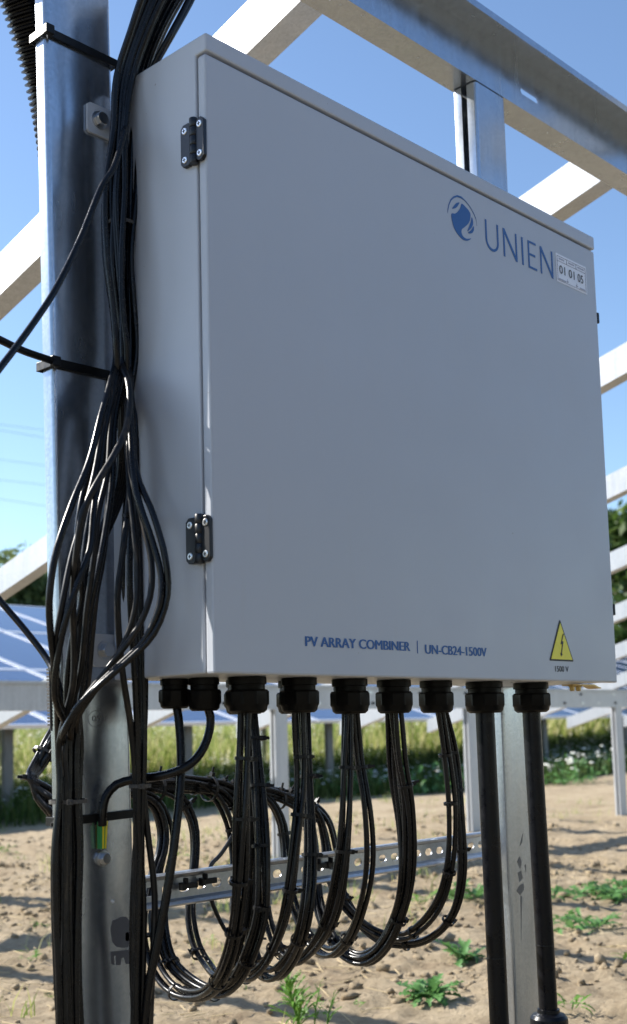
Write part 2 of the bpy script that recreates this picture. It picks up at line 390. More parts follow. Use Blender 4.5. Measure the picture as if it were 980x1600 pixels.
# rafters falling away from the high purlin to the low one
RM, RZ = -.284, 1.335
ang = math.atan(RM)
ORD = ['first','second','third','fourth','fifth','sixth','seventh','eighth','ninth','tenth','eleventh','twelfth']
def rafter_mesh():
    wd, ht, t = .058, .098, .003; mb = MB()
    yA, yB = -.9, 5.06
    prof = [(0,0),(wd,0),(wd,.018),(wd-t,.018),(wd-t,t),(t,t),(t,ht-t),(wd-t,ht-t),(wd-t,ht-.018),(wd,ht-.018),(wd,ht),(0,ht)]
    zz = lambda y, h: RZ+RM*y + h/math.cos(ang)
    mb.prism(prof, lambda p: (p[0], yA, zz(yA,p[1])), lambda p: (p[0], yB, zz(yB,p[1])))
    return mb.mesh('rafter')
rme = rafter_mesh(); rme.materials.append(Mgal2)
for k in range(11):
    o = link('rafter', rme); o.location = (.538+1.047*k, 0, 0)
    lab = {0:'nearest steel rafter, passing behind the near post and the cabinet top corner',
           1:'second steel rafter, coming out above the cabinet right top corner'}.get(k, f'{ORD[k]} sloping steel rafter from the near post, seen past the cabinet right edge')
    tag(o, lab, 'rafter', 'sloping rafters of the near mounting frame')
# low purlin with bolt slots and its posts
LY = 3.95
lo = empty('low_purlin', (5, LY, .06)); tag(lo, 'pale horizontal purlin with bolt holes running behind the cabinet glands', 'beam')
zpur(.3, 16, LY, .064, .205, .06, .012).build('purlin_section', Mgal2, lo)
mh = mat('hole shadow', (.02,.02,.022), .9)
for k in range(24):
    x = 3.35+.5*k
    for z, dx in ((.165,0),(.098,.02),(.098,.26)):
        MB().prism([(x+dx+.022*math.cos(a*.6283), z+.009*math.sin(a*.6283)) for a in range(10)], lambda p: (p[0],LY-.0005,p[1]), lambda p: (p[0],LY-.0025,p[1])).build('bolt_slot' if (k+int(dx*50))%3 else 'bright_slot', mh if (k+int(dx*50))%3 else Mbolt, lo)  # dark discs stand for slot shade, steel ones for light through the slots
pm = MB().prism(c_open_left(-.05, .05, 0, .055, .02), lambda p: (p[0],p[1],G-.05), lambda p: (p[0],p[1],.062)).mesh('steel_post', 35); pm.materials.append(Mgal2)
for k, x in enumerate((2.1, 4.06, 5.93, 7.93, 9.9)):
    o = link('steel_post', pm); o.location = (x, LY+.004, 0)
    tag(o, ['pale steel post under the low purlin beyond the left picture edge','pale steel post under the low purlin behind the fourth gland','pale steel post under the low purlin just left of the conduits',
            'pale steel post under the low purlin at the right picture edge','last pale steel post under the low purlin'][k], 'post', 'posts under the low purlin')

# ------------------------------------------------------------------ the neighbouring table of solar panels
Mglass = mat('solar glass', (.022,.04,.115), .16, 0, .6)
n_, l_, b_ = nodes(Mglass); br = n_.new('ShaderNodeTexBrick'); br.offset = 0; br.inputs['Scale'].default_value = 1; br.inputs['Mortar Size'].default_value = .004
br.inputs['Brick Width'].default_value = .19; br.inputs['Row Height'].default_value = .097
br.inputs['Color1'].default_value = (.020,.038,.11,1); br.inputs['Color2'].default_value = (.026,.046,.125,1); br.inputs['Mortar'].default_value = (.10,.12,.2,1)
tc = n_.new('ShaderNodeTexCoord'); l_.new(tc.outputs['Object'], br.inputs['Vector']); l_.new(br.outputs['Color'], b_.inputs['Base Color'])
Mframe = mat('anodised frame', (.80,.81,.84), .38, .55)
BT, BY0, BZ0 = math.atan(.284), 8.35, .025
PW, PL = 1.154, 2.385
bt = empty('solar_table', (9, BY0, G)); tag(bt, 'table of blue solar panels in the next row, tilted towards the near frame', 'solar panels')
fr = MB(); fw = .035
fr.box((0,0,-.035),(PW-.02,fw,.001)); fr.box((0,PL-.02-fw,-.035),(PW-.02,PL-.02,.001)); fr.box((0,fw,-.035),(fw,PL-.02-fw,.001)); fr.box((PW-.02-fw,fw,-.035),(PW-.02,PL-.02-fw,.001))
fme = fr.mesh('frame'); fme.materials.append(Mframe)
gl = MB().box((fw,fw,-.008),(PW-.02-fw,PL-.02-fw,-.003)).mesh('panel'); gl.materials.append(Mglass)
X0B = 9.03-6*PW
for r_ in range(3):
    for c in range(24):
        p = link('panel', gl, bt); p.rotation_euler = (BT, 0, 0)
        p.matrix_parent_inverse = bt.matrix_basis.inverted()
        p.location = (X0B+c*PW+.01, BY0+math.cos(BT)*PL*r_, BZ0+math.sin(BT)*PL*r_+.03)
        f = bpy.data.objects.new('frame', fme); COL.objects.link(f); f.parent = p
for r_, yy in enumerate((.35, 2.0, 2.75, 4.4, 5.1, 6.8)):
    MB().box((X0B, BY0+yy-.03, BZ0+yy*.284-.09), (X0B+24*PW, BY0+yy+.03, BZ0+yy*.284-.008)).build('rail', Mgal2, bt)
Mpost2 = galv('shaded post steel', (.13,.135,.125), .5, .7, 60, .4)  # shade of the panels overhead is put into this dark steel colour
for k, x in enumerate((5.21, 7.36, 9.52, 11.74, 14.08, 16.4, 18.7)):
    MB().prism(c_open_left(x-.05, x+.05, BY0+.27, .055, .02), lambda p: (p[0],p[1],G-.1), lambda p: (p[0],p[1],BZ0+.02)).build('post', Mpost2, bt, smooth=35)
for x in (8.6, 11.2, 13.86, 16.4, 18.95, 21.5, 24.1, 26.8):
    MB().prism(c_open_left(x-.06, x+.06, 14.2, .055, .02), lambda p: (p[0],p[1],G-.1), lambda p: (p[0],p[1],BZ0+(14.2-BY0)*.284-.05)).build('post', Mgal2, bt, smooth=35)

# the table sharing the ridge, behind the viewer: only mirrored in the steel and shading the cabinet front
rt_ = empty('solar_table', (0, -4, G)); tag(rt_, 'table of solar panels behind the viewer, falling away from the ridge', 'solar panels')
for r_ in range(2):
    for c in range(12):
        p = link('panel', gl, rt_); p.rotation_euler = (BT, 0, 0); p.matrix_parent_inverse = rt_.matrix_basis.inverted()
        p.location = (-6.5+c*PW, -4.3-math.cos(BT)*PL*(r_+1), 1.80-math.sin(BT)*PL*(r_+1))
        f = bpy.data.objects.new('frame', fme); COL.objects.link(f); f.parent = p
for x in (-4.2,-2.2,1.9,3.9,5.9):
    for yy in (-4.9,-8.4): MB().prism(c_open_left(x-.05, x+.05, yy, .055, .02), lambda p: (p[0],p[1],G-.1), lambda p: (p[0],p[1],1.80+(yy+4.3)*.284-.05)).build('post', Mgal2, rt_, smooth=35)

# ------------------------------------------------------------------ meadow, hedge, trees, wires
def islandmat(name, stops, rough=.6, trans=.25):
    m = mat(name, stops[0][1], rough, 0, .25); n, l, b = nodes(m); g = n.new('ShaderNodeNewGeometry')
    c = ramp(m, g.outputs['Random Per Island'], stops); l.new(c, b.inputs['Base Color'])
    if trans:
        t = n.new('ShaderNodeBsdfTranslucent'); l.new(c, t.inputs[0]); x = n.new('ShaderNodeMixShader'); x.inputs[0].default_value = trans
        l.new(b.outputs[0], x.inputs[1]); l.new(t.outputs[0], x.inputs[2]); l.new(x.outputs[0], n['Material Output'].inputs[0])
    return m
def blades(name, x, y, h, wd, m, label, cat, lean=.85):
    n = len(x); z = gheight(x, y); a = rng.uniform(0, 6.283, n); b = rng.uniform(0, 6.283, n); L = h*rng.uniform(0, lean, n)
    s = np.stack([np.cos(a), np.sin(a), np.zeros(n)], -1)*(wd/2)[:,None]
    d = np.stack([np.cos(b)*L, np.sin(b)*L, h], -1); d2 = np.stack([np.cos(b)*L*.3, np.sin(b)*L*.3, h*.55], -1)
    p = np.stack([x, y, z-.02], -1)
    v = np.stack([p-s, p+s, p+d2-s*.8, p+d2+s*.8, p+d], 1)
    f = np.array([[0,1,3],[0,3,2],[2,3,4]])[None]+(np.arange(n)*5)[:,None,None]
    me = arr_mesh(name, v.reshape(-1,3), f.reshape(-1,3)); me.materials.append(m); return tag(link(name, me), label, cat, kind='stuff')
def meadow_pts(n, r0, r1):
    # a wedge in front of the cabinet, rows parallel to the panel table
    r = r0*(r1/r0)**rng.random(n); a = rng.uniform(-.42, .40, n)+YAW
    x = CAM.x+r*np.sin(a); y = CAM.y+r*np.cos(a)
    edge = 8.0+.5*vnoise(x*.6, y*.6, 41)-.12*(x-6)
    edge = np.clip(edge, 6.6, 9)
    k = (y > edge) & (vnoise(x*.9, y*.9, 43)+rng.random(n)*1.6 > .25); return x[k], y[k]
Mgrass = islandmat('meadow grass', [(0,(.11,.19,.03)),(.3,(.25,.34,.07)),(.65,(.48,.48,.18)),(1,(.66,.60,.36))], .6, .45)
x, y = meadow_pts(170000, 9.0, 120); wdt = .005+.0010*np.hypot(x,y)*rng.uniform(.6,1.5,len(x))
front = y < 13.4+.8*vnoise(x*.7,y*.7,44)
Msward = islandmat('shaded green sward', [(0,(.025,.06,.010)),(.6,(.06,.11,.02)),(1,(.14,.17,.05))], .6, .25)  # darker grass colour carries the shade under the panel table
blades('short_grass', x[front], y[front], rng.uniform(.08,.30,front.sum())*np.clip(1.25-.06*(y[front]-8),.7,1.2), wdt[front], Msward, 'short green grass under the neighbouring panel table, coloured dark for its shade', 'grass')
bk = ~front
blades('meadow_grass', x[bk], y[bk], rng.uniform(.22,.95,bk.sum())*np.clip(.72+.42*vnoise(x[bk]*.55,y[bk]*.55,46)+.2*vnoise(x[bk]*2,y[bk]*2,47),.3,1.15), wdt[bk]*rng.uniform(.5,1.5,bk.sum()), Mgrass, 'tall pale sunlit meadow grass beyond the neighbouring table', 'grass')
tn = 900; tx = rng.uniform(.5, 9, tn); ty = rng.uniform(.6, 8.5, tn); kk = vnoise(tx*.8+3, ty*.8, 61)+.25*(ty-4)/4+rng.random(tn)*.5 > .55; tx, ty = tx[kk], ty[kk]
bx_ = np.repeat(tx, 9)+rng.normal(0,.03,len(tx)*9); by_ = np.repeat(ty, 9)+rng.normal(0,.03,len(tx)*9)
blades('soil_grass_tufts', bx_, by_, rng.uniform(.02,.11,len(bx_)), np.full(len(bx_),.005), Mgrass, 'thin grass tufts sprouting here and there from the bare soil', 'grass', 1.0)
Mflow = islandmat('white umbels', [(0,(.75,.75,.70)),(1,(.85,.84,.74))], .7, .2)
x, y = meadow_pts(26000, 9.5, 60); k = vnoise(x*.5,y*.5,51)+rng.random(len(x))*1.0 > .35; x, y = x[k], y[k]
n = len(x); z = gheight(x,y)+np.where(y < 13.6, rng.uniform(.14,.3,n), rng.uniform(.4,.85,n)); s = rng.uniform(.006,.020,n)*(1+np.hypot(x,y)/22); base = np.array([(math.cos(k*1.2566),math.sin(k*1.2566),.15*(k%2)) for k in range(5)])
v = base[None]*s[:,None,None]+np.stack([x,y,z],-1)[:,None]
v = np.concatenate([v, (np.stack([x,y,z],-1)+np.array([0,0,1])*s[:,None]*.5)[:,None]],1)
f = np.array([[0,1,5],[1,2,5],[2,3,5],[3,4,5],[4,0,5]])[None]+(np.arange(n)*6)[:,None,None]
me = arr_mesh('meadow_flowers', v.reshape(-1,3), f.reshape(-1,3)); me.materials.append(Mflow)
tag(link('meadow_flowers', me), 'small white flower heads speckled through the tall meadow grass', 'flowers', kind='stuff')

def leafcloud(centres, radii, n, size, squash=1.0):
    ci = rng.choice(len(centres), n, p=np.array(radii)**2/np.sum(np.array(radii)**2)); c = np.array(centres)[ci]; rr = np.array(radii)[ci]
    d = rng.normal(size=(n,3)); d /= np.linalg.norm(d,axis=1)[:,None]; r = rr*rng.random(n)**.4*rng.uniform(.75,1.15,n)
    p = c + d*r[:,None]*np.array([1,1,squash]); s = size*rng.uniform(.6,1.5,n)
    a = rng.normal(size=(n,3)); a /= np.linalg.norm(a,axis=1)[:,None]; b = np.cross(a, rng.normal(size=(n,3))); b /= np.linalg.norm(b,axis=1)[:,None]
    v = np.stack([p-a*s[:,None], p+b*s[:,None]*.5, p+a*s[:,None], p-b*s[:,None]*.5],1)
    return v.reshape(-1,3), (np.arange(n)*4)[:,None]+np.arange(4)[None]
Mleaf = [islandmat('tree leaves', [(0,(.025,.055,.010)),(.5,(.055,.105,.02)),(1,(.10,.155,.035))], .55, .4),
         islandmat('pale hazed leaves', [(0,(.08,.12,.045)),(.5,(.15,.20,.08)),(1,(.22,.27,.11))], .55, .5)]  # pale leaf tone lightened further to stand for distance haze
Mbark = mat('bark', (.09,.07,.05), .9)
def tree(px, py_top, dist, label, kind, wdt=1.0):
    d = (FW + RT*((px-CX)/FPX)); d.z = 0; d.normalize(); b = Vector((CAM.x,CAM.y,0)) + d*dist
    top = at(px, py_top, X=b.x) if abs(d.x) > abs(d.y) else at(px, py_top, Y=b.y)
    H = top.z-G; t = empty('tree', (b.x, b.y, G)); tag(t, label, 'tree', 'trees beyond the meadow')
    mb = MB(); mb.tube([(b.x,b.y,G-.2),(b.x+.1,b.y,G+H*.3),(b.x-.1,b.y+.1,G+H*.6)], [.28,.2,.1], 8)
    cs, rs = [], []
    for k in range(13):
        a = rng.uniform(0,6.28); hh = rng.uniform(.3,.86); rad = wdt*H*.24*(1.15-abs(hh-.5)*1.2)
        c = (b.x+math.cos(a)*rad*rng.uniform(.3,1.2), b.y+math.sin(a)*rad*rng.uniform(.3,1.2), G+H*hh); cs.append(c); rs.append(H*rng.uniform(.11,.19)*wdt)
        mb.tube([(b.x,b.y,G+H*.35), ((b.x+c[0])/2,(b.y+c[1])/2,G+H*(.35+hh)/2+.2), c], [.1,.07,.03], 5)
    mb.build('trunk', Mbark, t, smooth=180)
    cs.append((b.x,b.y,G+H*.88)); rs.append(H*.12)
    v, f = leafcloud(cs, rs, 5200, .20*H/9)
    me = arr_mesh('crown', v, f); me.materials.append(Mleaf[kind]); link('crown', me, t)
for px, py, d, lab, kd, wd in ((-60,868,62,'rounded tree at the left horizon beyond the picture edge',1,1),(25,850,64,'pale green tree low on the left horizon',1,1),(95,862,66,'tree at the left horizon hidden mostly by the near post',1,1),
        (240,880,70,'tree on the horizon behind the cabinet left side',0,1),(420,870,66,'tree on the horizon behind the cabinet middle',0,1),(610,850,64,'tree on the horizon behind the cabinet lettering',0,1),
        (800,830,60,'tree on the horizon behind the cabinet warning sign',0,1.1),(975,786,50,'dark green tree at the right picture edge behind the rafters',0,1.25),(1080,770,52,'tall tree beyond the right picture edge',0,1.2),(1220,800,54,'tree far beyond the right picture edge',0,1.1)):
    tree(px, py, d, lab, kd, wd)
# dark clipped hedge under the left trees
hb = empty('hedge', (22, 45, G)); tag(hb, 'dark clipped hedge under the trees on the left horizon', 'hedge')
hc = [(10+1.2*k, 44+.15*k+rng.uniform(-.3,.3), G+z_) for k in range(34) for z_ in (.8, 1.9, 3.0, 4.0)]
v, f = leafcloud(hc, [1.0]*len(hc), 26000, .16)
me = arr_mesh('foliage', v, f); me.materials.append(islandmat('hedge leaves', [(0,(.015,.025,.014)),(1,(.04,.055,.03))], .6, .1)); link('foliage', me, hb)
# power lines
Mwire = mat('power line', (.25,.27,.30), .5, .6)
for k, (ya, yb) in enumerate(((663,672),(672,684),(718,727),(750,757),(780,790))):
    a = at(0, ya, Y=120); b = at(75, yb, Y=120); u = (b-a); u.normalize(); u.z -= .012
    pts = []
    for j in range(41):
        s = -160+8*j; pts.append(a+u*s+Vector((0,0,(s/160)**2*1.6)))
    o = MB().tube(pts, .021, 5).build('power_line', Mwire, smooth=180)
    tag(o, f'{["highest","second highest","middle","second lowest","lowest"][k]} thin power line crossing the sky left of the near post', 'power line', 'power lines in the left sky')
# white plastic heap in the meadow
wp = at(695, 1172, Z=G+.25); mbp = MB()
for k in range(7):
    c = Vector((wp.x+random.uniform(-.5,.5), wp.y+random.uniform(-.5,.5), G+.22))
    mbp.lathe(c, [(.22,-.25),(.30*random.uniform(.7,1.2),-.1),(.26*random.uniform(.6,1.2),.08),(.08,.2)], 7)
tag(mbp.build('plastic_sheet', mat('white plastic',(.78,.78,.76),.5), smooth=25), 'crumpled white plastic heap lying in the grass', 'plastic sheet')

# ------------------------------------------------------------------ the combiner cabinet
BW, BH, BD, DT = .930, .800, .193, .0150
HD = .773
box = empty('combiner_box', (BW/2, .1, 0)); tag(box, 'large grey combiner cabinet with blue lettering hung between two steel posts', 'cabinet')
prof = [(.0185,0),(BD,0),(BD,BH),(-.0015,BH),(-.0015,HD+.0035),(.0185,HD+.0035)]
MB().prism(prof, lambda p: (0,p[0],p[1]), lambda p: (BW,p[0],p[1])).build('body', Mbox, box, bevel=.0022)
gk = MB(); gk.box((.006,DT-.001,.006),(BW-.006,.0190,HD-.003)); gk.build('gasket', Mgasket, box)
door = MB().box((0,0,-.001),(BW,DT,HD)).build('door', Mbox, box, bevel=.0028)
# hinges on the left edge
def hinge(z):
    h = empty('hinge', (0, .03, z)); h.parent = box; h.matrix_parent_inverse = box.matrix_basis.inverted()
    hl = .056
    def leaf(y0, y1, za, zb, nm):
        c = .005
        poly = [(y0+c,za),(y1-c,za),(y1,za+c),(y1,zb-c),(y1-c,zb),(y0+c,zb),(y0,zb-c),(y0,za+c)]
        return MB().prism(poly, lambda p: (-.0002,p[0],p[1]), lambda p: (-.0058,p[0],p[1])).build(nm, Mhinge, h, bevel=.0008)
    leaf(.0225, .0425, z-hl/2, z+hl/2, 'leaf'); leaf(-.0012, .0145, z-hl/2, z+hl/2, 'leaf')
    mb = MB()
    for k in range(5):
        za = z-hl/2-.001 + k*(hl+.004)/5; mb.lathe((-.0045,.0185,za), [(.0052,0),(.0056,.0006),(.0056,(hl+.004)/5-.0012),(.0050,(hl+.004)/5-.0004)], 14)
    mb.build('barrel', Mhinge, h, smooth=40)
    for yy in (.0345, .0065):
        for dz in (-.019, .019):
            m_ = MB(); m_.lathe((-.0056,yy,z+dz), [(.0045,.0),(.0045,-.0008),(.0036,-.0014)], 16, 'x')
            m_.build('screw', Mscrew, h, smooth=30)
            c = MB(); c.box((-.00745,yy-.0022,z+dz-.0005),(-.0069,yy+.0022,z+dz+.0005)); c.box((-.0076,yy-.0005,z+dz-.0022),(-.0069,yy+.0005,z+dz+.0022)); c.build('cross_recess', Mdark, h)
hinge(.661); hinge(.160)
# quarter-turn latches on the right flank
for z in (.651, .126):
    MB().box((BW,-.001,z-.010),(BW+.006,.012,z+.010)).build('latch', Mhinge, box, bevel=.002)
# mounting ears with bolts on the near post
for x, z in ((-.017,.752),(-.012,.038)):
    e = MB().prism([(x-.019,z-.018),(x-.015,z-.021),(.02,z-.021),(.02,z+.021),(x-.015,z+.021),(x-.019,z+.018)], lambda p: (p[0],PF-.0005,p[1]), lambda p: (p[0],PF-.0045,p[1])).build('mounting_ear', Mbox, box)
    MB().lathe((x,PF-.0045,z), [(.0125,0),(.0125,-.0016),(.0095,-.0018),(.0095,-.0085),(.0082,-.0098)], 24, 'y', {2:6,3:6}).build('bolt', Mbolt, e, smooth=30)
# little earthing strap under the right corner
eb = MB().prism([(.86,-.0022),(.93,-.0022),(.945,-.0065),(.952,-.0070),(.952,-.0090),(.943,-.0085),(.928,-.0045),(.86,-.0045)], lambda p: (p[0],.045,p[1]), lambda p: (p[0],.068,p[1])).build('earthing_strap', Mbrass, box)
for x in (.872,.892): MB().lathe((x,.055,-.0045), [(.0062,0),(.0062,-.002),(.0045,-.0022),(.0045,-.007),(.003,-.009)], 12, 'z', {2:6,3:6}).build('bolt', Mbrass, eb, smooth=30)
for x in (.30,.70): MB().lathe((x,.06,-.0005), [(.004,0),(.004,-.0012)], 10).build('drain_rivet', Mbolt, box)

# ---- print on the door
DY = -.0003
def decal(name, poly, m, parent, y=DY): return flat(name, poly, y, m, parent, .0004)
logo = empty('logo', (.53, 0, .715)); logo.parent = box; logo.matrix_parent_inverse = box.matrix_basis.inverted()
def cr2(pts, n=6):
    P = smooth_path([Vector((p[0],p[1],0)) for p in pts], 1e9) if False else None
    pts = [Vector((p[0],p[1],0)) for p in pts]; out = []; N = len(pts)
    for i in range(N):
        p0,p1,p2,p3 = pts[i-1],pts[i],pts[(i+1)%N],pts[(i+2)%N]
        for j in range(n):
            t = j/n; out.append(.5*((2*p1)+(p2-p0)*t+(2*p0-5*p1+4*p2-p3)*t*t+(3*p1-p0-3*p2+p3)*t**3))
    return [(p.x,p.y) for p in out]
def lz(x, y):                                      # tracing of the emblem -> door plane
    p = at(690+x/14, 295+y/14, Y=0); return (p.x, p.z)
outer = [(130,530),(132,440),(150,340),(195,230),(260,165),(340,140),(430,172),(520,260),(610,375),(690,510),(745,640),(770,810)]
inner = [(755,690),(722,600),(655,465),(585,355),(505,265),(420,205),(335,182),(265,205),(205,262),(165,350),(145,440)]
decal('arc', [lz(*p) for p in outer+inner], Mink, logo)
decal('emblem_body', [lz(*p) for p in cr2([(436,328),(520,400),(590,480),(628,570),(618,680),(575,770),(500,840),(440,890),(432,960),(470,1045),(545,1095),(640,1088),(600,1125),(540,1138),(460,1110),(370,1020),(290,900),(235,740),(212,550),(290,545),(360,495),(410,420)],4)], Mink, logo)
decal('emblem_leaf', [lz(*p) for p in cr2([(385,305),(350,375),(300,425),(230,435),(270,370),(320,315)],4)], Mink, logo)
decal('emblem_leaf', [lz(*p) for p in cr2([(660,625),(688,745),(660,835),(600,905),(562,925),(600,830),(640,720)],4)], Mink, logo)
decal('emblem_leaf', [lz(*p) for p in cr2([(698,820),(702,905),(670,965),(615,980),(580,958),(650,900)],4)], Mink, logo)
# UNIEN, thin humanist capitals
let = empty('lettering', (.69, 0, .71)); let.parent = box; let.matrix_parent_inverse = box.matrix_basis.inverted()
Z0, Z1, SW = .6855, .7335, .0042
def bar(x0, z0, x1, z1, nm, w_=SW): decal(nm, [(x0-w_/2,z0),(x0+w_/2,z0),(x1+w_/2,z1),(x1-w_/2,z1)], Mink, let)
def rect(x0, z0, x1, z1, nm): decal(nm, [(x0,z0),(x1,z0),(x1,z1),(x0,z1)], Mink, let)
def letN(x0, x1):
    h = SW/2
    decal('letter_n', [(x0-h,Z0),(x0+h,Z0),(x0+h,Z1-.0085),(x1-h*1.2,Z0),(x1+h,Z0),(x1+h,Z1),(x1-h,Z1),(x1-h,Z0+.0085),(x0+h*1.2,Z1),(x0-h,Z1)], Mink, let)
xa, xb = .5935, .6255; rr = (xb-xa)/2; cz = Z0+rr+.001
o_ = [(xa-SW/2,Z1),(xa-SW/2,cz)] + [((xa+xb)/2-(rr+SW/2)*math.cos(k*math.pi/16), cz-(rr+SW/2)*math.sin(k*math.pi/16)) for k in range(1,16)] + [(xb+SW/2,cz),(xb+SW/2,Z1)]
i_ = [(xb-SW/2,Z1),(xb-SW/2,cz)] + [((xa+xb)/2+(rr-SW/2)*math.cos(k*math.pi/16), cz-(rr-SW/2)*math.sin(k*math.pi/16)) for k in range(1,16)] + [(xa+SW/2,cz),(xa+SW/2,Z1)]
decal('letter_u', o_+i_, Mink, let)
letN(.643, .678); rect(.6945-.0008, Z0, .6945+SW-.0004, Z1, 'letter_i')
ex = .7125
decal('letter_e', [(ex,Z0),(ex+.0255,Z0),(ex+.0255,Z0+.0038),(ex+SW,Z0+.0038),(ex+SW,Z0+.0228),(ex+.0215,Z0+.0228),(ex+.0215,Z0+.0266),(ex+SW,Z0+.0266),(ex+SW,Z1-.0038),(ex+.0245,Z1-.0038),(ex+.0245,Z1),(ex,Z1)], Mink, let)
letN(.7515, .786)
# set type
def text(name, s, x, z, height, width, m, parent, y=DY-.0002, bold=0.0, align='LEFT', th=.0003):
    cu = bpy.data.curves.new(name, 'FONT'); cu.body = s; cu.size = 1;  cu.resolution_u = 3; cu.align_x = align
    tmp = bpy.data.objects.new(name, cu); COL.objects.link(tmp)
    dg = bpy.context.evaluated_depsgraph_get(); me = bpy.data.meshes.new_from_object(tmp.evaluated_get(dg)); bpy.data.objects.remove(tmp)
    co = np.empty(len(me.vertices)*3, np.float32); me.vertices.foreach_get('co', co); co = co.reshape(-1,3)
    x0, x1 = co[:,0].min(), co[:,0].max(); z0, z1 = co[:,1].min(), co[:,1].max()
    out = np.empty_like(co); out[:,0] = x+(co[:,0]-x0)/(x1-x0)*width; out[:,1] = y; out[:,2] = z+(co[:,1]-z0)/(z1-z0)*height
    if bold:
        fc = [tuple(p.vertices) for p in me.polygons]; nv = len(out); sh = [(-bold,0,0),(0,-.00012,0),(bold,-.00006,0)]
        vs = np.concatenate([out+np.array(d) for d in sh]); fs = [tuple(i+nv*k for i in f) for k in range(3) for f in fc]
        me = bpy.data.meshes.new(name); me.from_pydata([tuple(map(float,v)) for v in vs], [], fs)
    else: me.vertices.foreach_set('co', out.ravel())
    me.materials.clear(); me.materials.append(m); me.name = name; me.update()
    return link(name, me, parent)
text('model_lettering', 'PV ARRAY COMBINER', .1545, .0362, .0128, .2095, Mink, box, bold=.0009)
decal('divider_line', [(.3803,.0335),(.3817,.0335),(.3817,.0515),(.3803,.0515)], Mink, box)
text('model_lettering', 'UN-CB24-1500V', .3985, .0335, .0132, .1475, Mink, box, bold=.0009)
# warning triangle
wt = decal('warning_sign', [(.7185,.0335),(.7195,.0318),(.7885,.0318),(.7893,.0335),(.7552,.0985),(.7530,.0985)], Mdark, box)
decal('yellow_field', [(.7222,.0345),(.7856,.0345),(.7541,.0942)], Myel, wt, DY-.0006)
decal('lightning_bolt', [(.7600,.0765),(.7515,.0595),(.7558,.0592),(.7517,.0445),(.7492,.0450),(.7510,.0392),(.7562,.0430),(.7537,.0437),(.7602,.0640),(.7560,.0645),(.7628,.0765)], Mdark, wt, DY-.0012)
text('voltage_lettering', '1500 V', .7335, .0145, .0092, .0400, Mdark, box, bold=.0002)
# number sticker
stk = decal('number_sticker', [(.7985,.6845),(.8970,.6845),(.8970,.7355),(.7985,.7355)], Mpaper, box)
ys = DY-.0006
def sline(x0,z0,x1,z1): decal('ruled_line', [(x0,z0),(x1,z0),(x1,z1),(x0,z1)], Mgrey, stk, ys)
sline(.8015,.7310,.8935,.7314); sline(.8015,.7222,.8935,.7226); sline(.8015,.6878,.8935,.6882); sline(.8015,.6878,.8019,.7314); sline(.8931,.6878,.8935,.7314)
sline(.8318,.7226,.8322,.7310); sline(.8625,.7226,.8629,.7310); sline(.8318,.6900,.8320,.6960); sline(.8625,.6900,.8627,.6960)
for x0, x1, z in ((.808,.824,.7262),(.838,.857,.7262),(.868,.889,.7262),(.805,.827,.6895),(.830,.835,.6905),(.860,.866,.6905),(.873,.889,.6895)):
    decal('fine_print', [(x0,z),(x1,z),(x1,z+.0022),(x0,z+.0022)], mat('pale print',(.42,.43,.52),.5) if x0==.808 else bpy.data.materials['pale print'], stk, ys)
for s_, x in (('01',.8075),('01',.8375),('05',.8665)): text('sticker_number', s_, x, .7010, .0150, .0185, Mdark, stk, y=ys-.0003, bold=.00018)

# ------------------------------------------------------------------ cable glands under the cabinet (parts of it)
def gland(X, Y, r, h, label):
    g = MB()
    g.lathe((X,Y,-.0008), [(r*.97,0),(r*.97,-h*.20),(r*.86,-h*.22),(r*.86,-h*.40)], 32, 'z', {0:12,1:12}).build
    b = g.build('cable_gland', Mgland, box, smooth=32); b['label'] = label
    n = MB(); n.lathe((X,Y,-.0008), [(r*.98,-h*.36),(r*1.06,-h*.42),(r*1.06,-h*.78),(r*.97,-h*.84),(r*.93,-h*.96),(r*.78,-h*1.03),(r*.5,-h*1.03)], 40, 'z', {0:10,1:10,2:10})
    n.build('cap_nut', Mgland, b, smooth=32)
GL = {1:(.052,.135,.0195,.036), 2:(.071,.100,.0205,.040), 3:(.113,.065,.0265,.044), '3b':(.165,.125,.0265,.044), 4:(.208,.065,.0255,.044), '4b':(.262,.125,.0255,.044),
      5:(.309,.065,.0265,.046), 6:(.405,.065,.0262,.046), 7:(.504,.065,.0258,.046), 8:(.628,.065,.0305,.047), 9:(.760,.065,.0305,.047)}
names = {1:'small gland at the cabinet left rear',2:'small gland holding the earth cable',3:'first large gland of the front row','3b':'large gland behind the first one',4:'second large gland of the front row','4b':'large gland behind the second one',
         5:'third large gland of the front row',6:'fourth large gland of the front row',7:'fifth large gland of the front row',8:'gland on the left conduit',9:'gland on the right conduit'}
for k, (X,Y,r,h) in GL.items(): gland(X,Y,r,h,names[k])

# ------------------------------------------------------------------ conduits to the ground
def conduit(X, Y, lean, label, ztop=-.04):
    c = empty('conduit', (X, Y, G)); tag(c, label, 'conduit', 'black conduits under the cabinet right end')
    zb = -.535
    path = [(X, Y, ztop), (X+lean*.3, Y, -.20), (X+lean*.8, Y, -.40), (X+lean, Y, zb-.02)]
    MB().tube(smooth_path(path, .02), .0150, 20).build('pipe', Mcond, c, smooth=60)
    MB().lathe((X+lean,Y,0), [(.0158,zb+.010),(.0178,zb+.0095),(.0182,zb+.004),(.0262,zb+.001),(.0300,zb-.004),(.0306,zb-.008),(.0306,zb-.050),(.0296,zb-.0505),(.0296,zb-.056),(.0306,zb-.0565),(.0306,G-.03)], 40).build('coupling', Mcond, c, smooth=28)
    MB().lathe((X+lean*.75,Y,-.425), [(.0150,-.001),(.01535,0),(.0150,.001)], 20).build('seam_ring', Mtie, c, smooth=60)
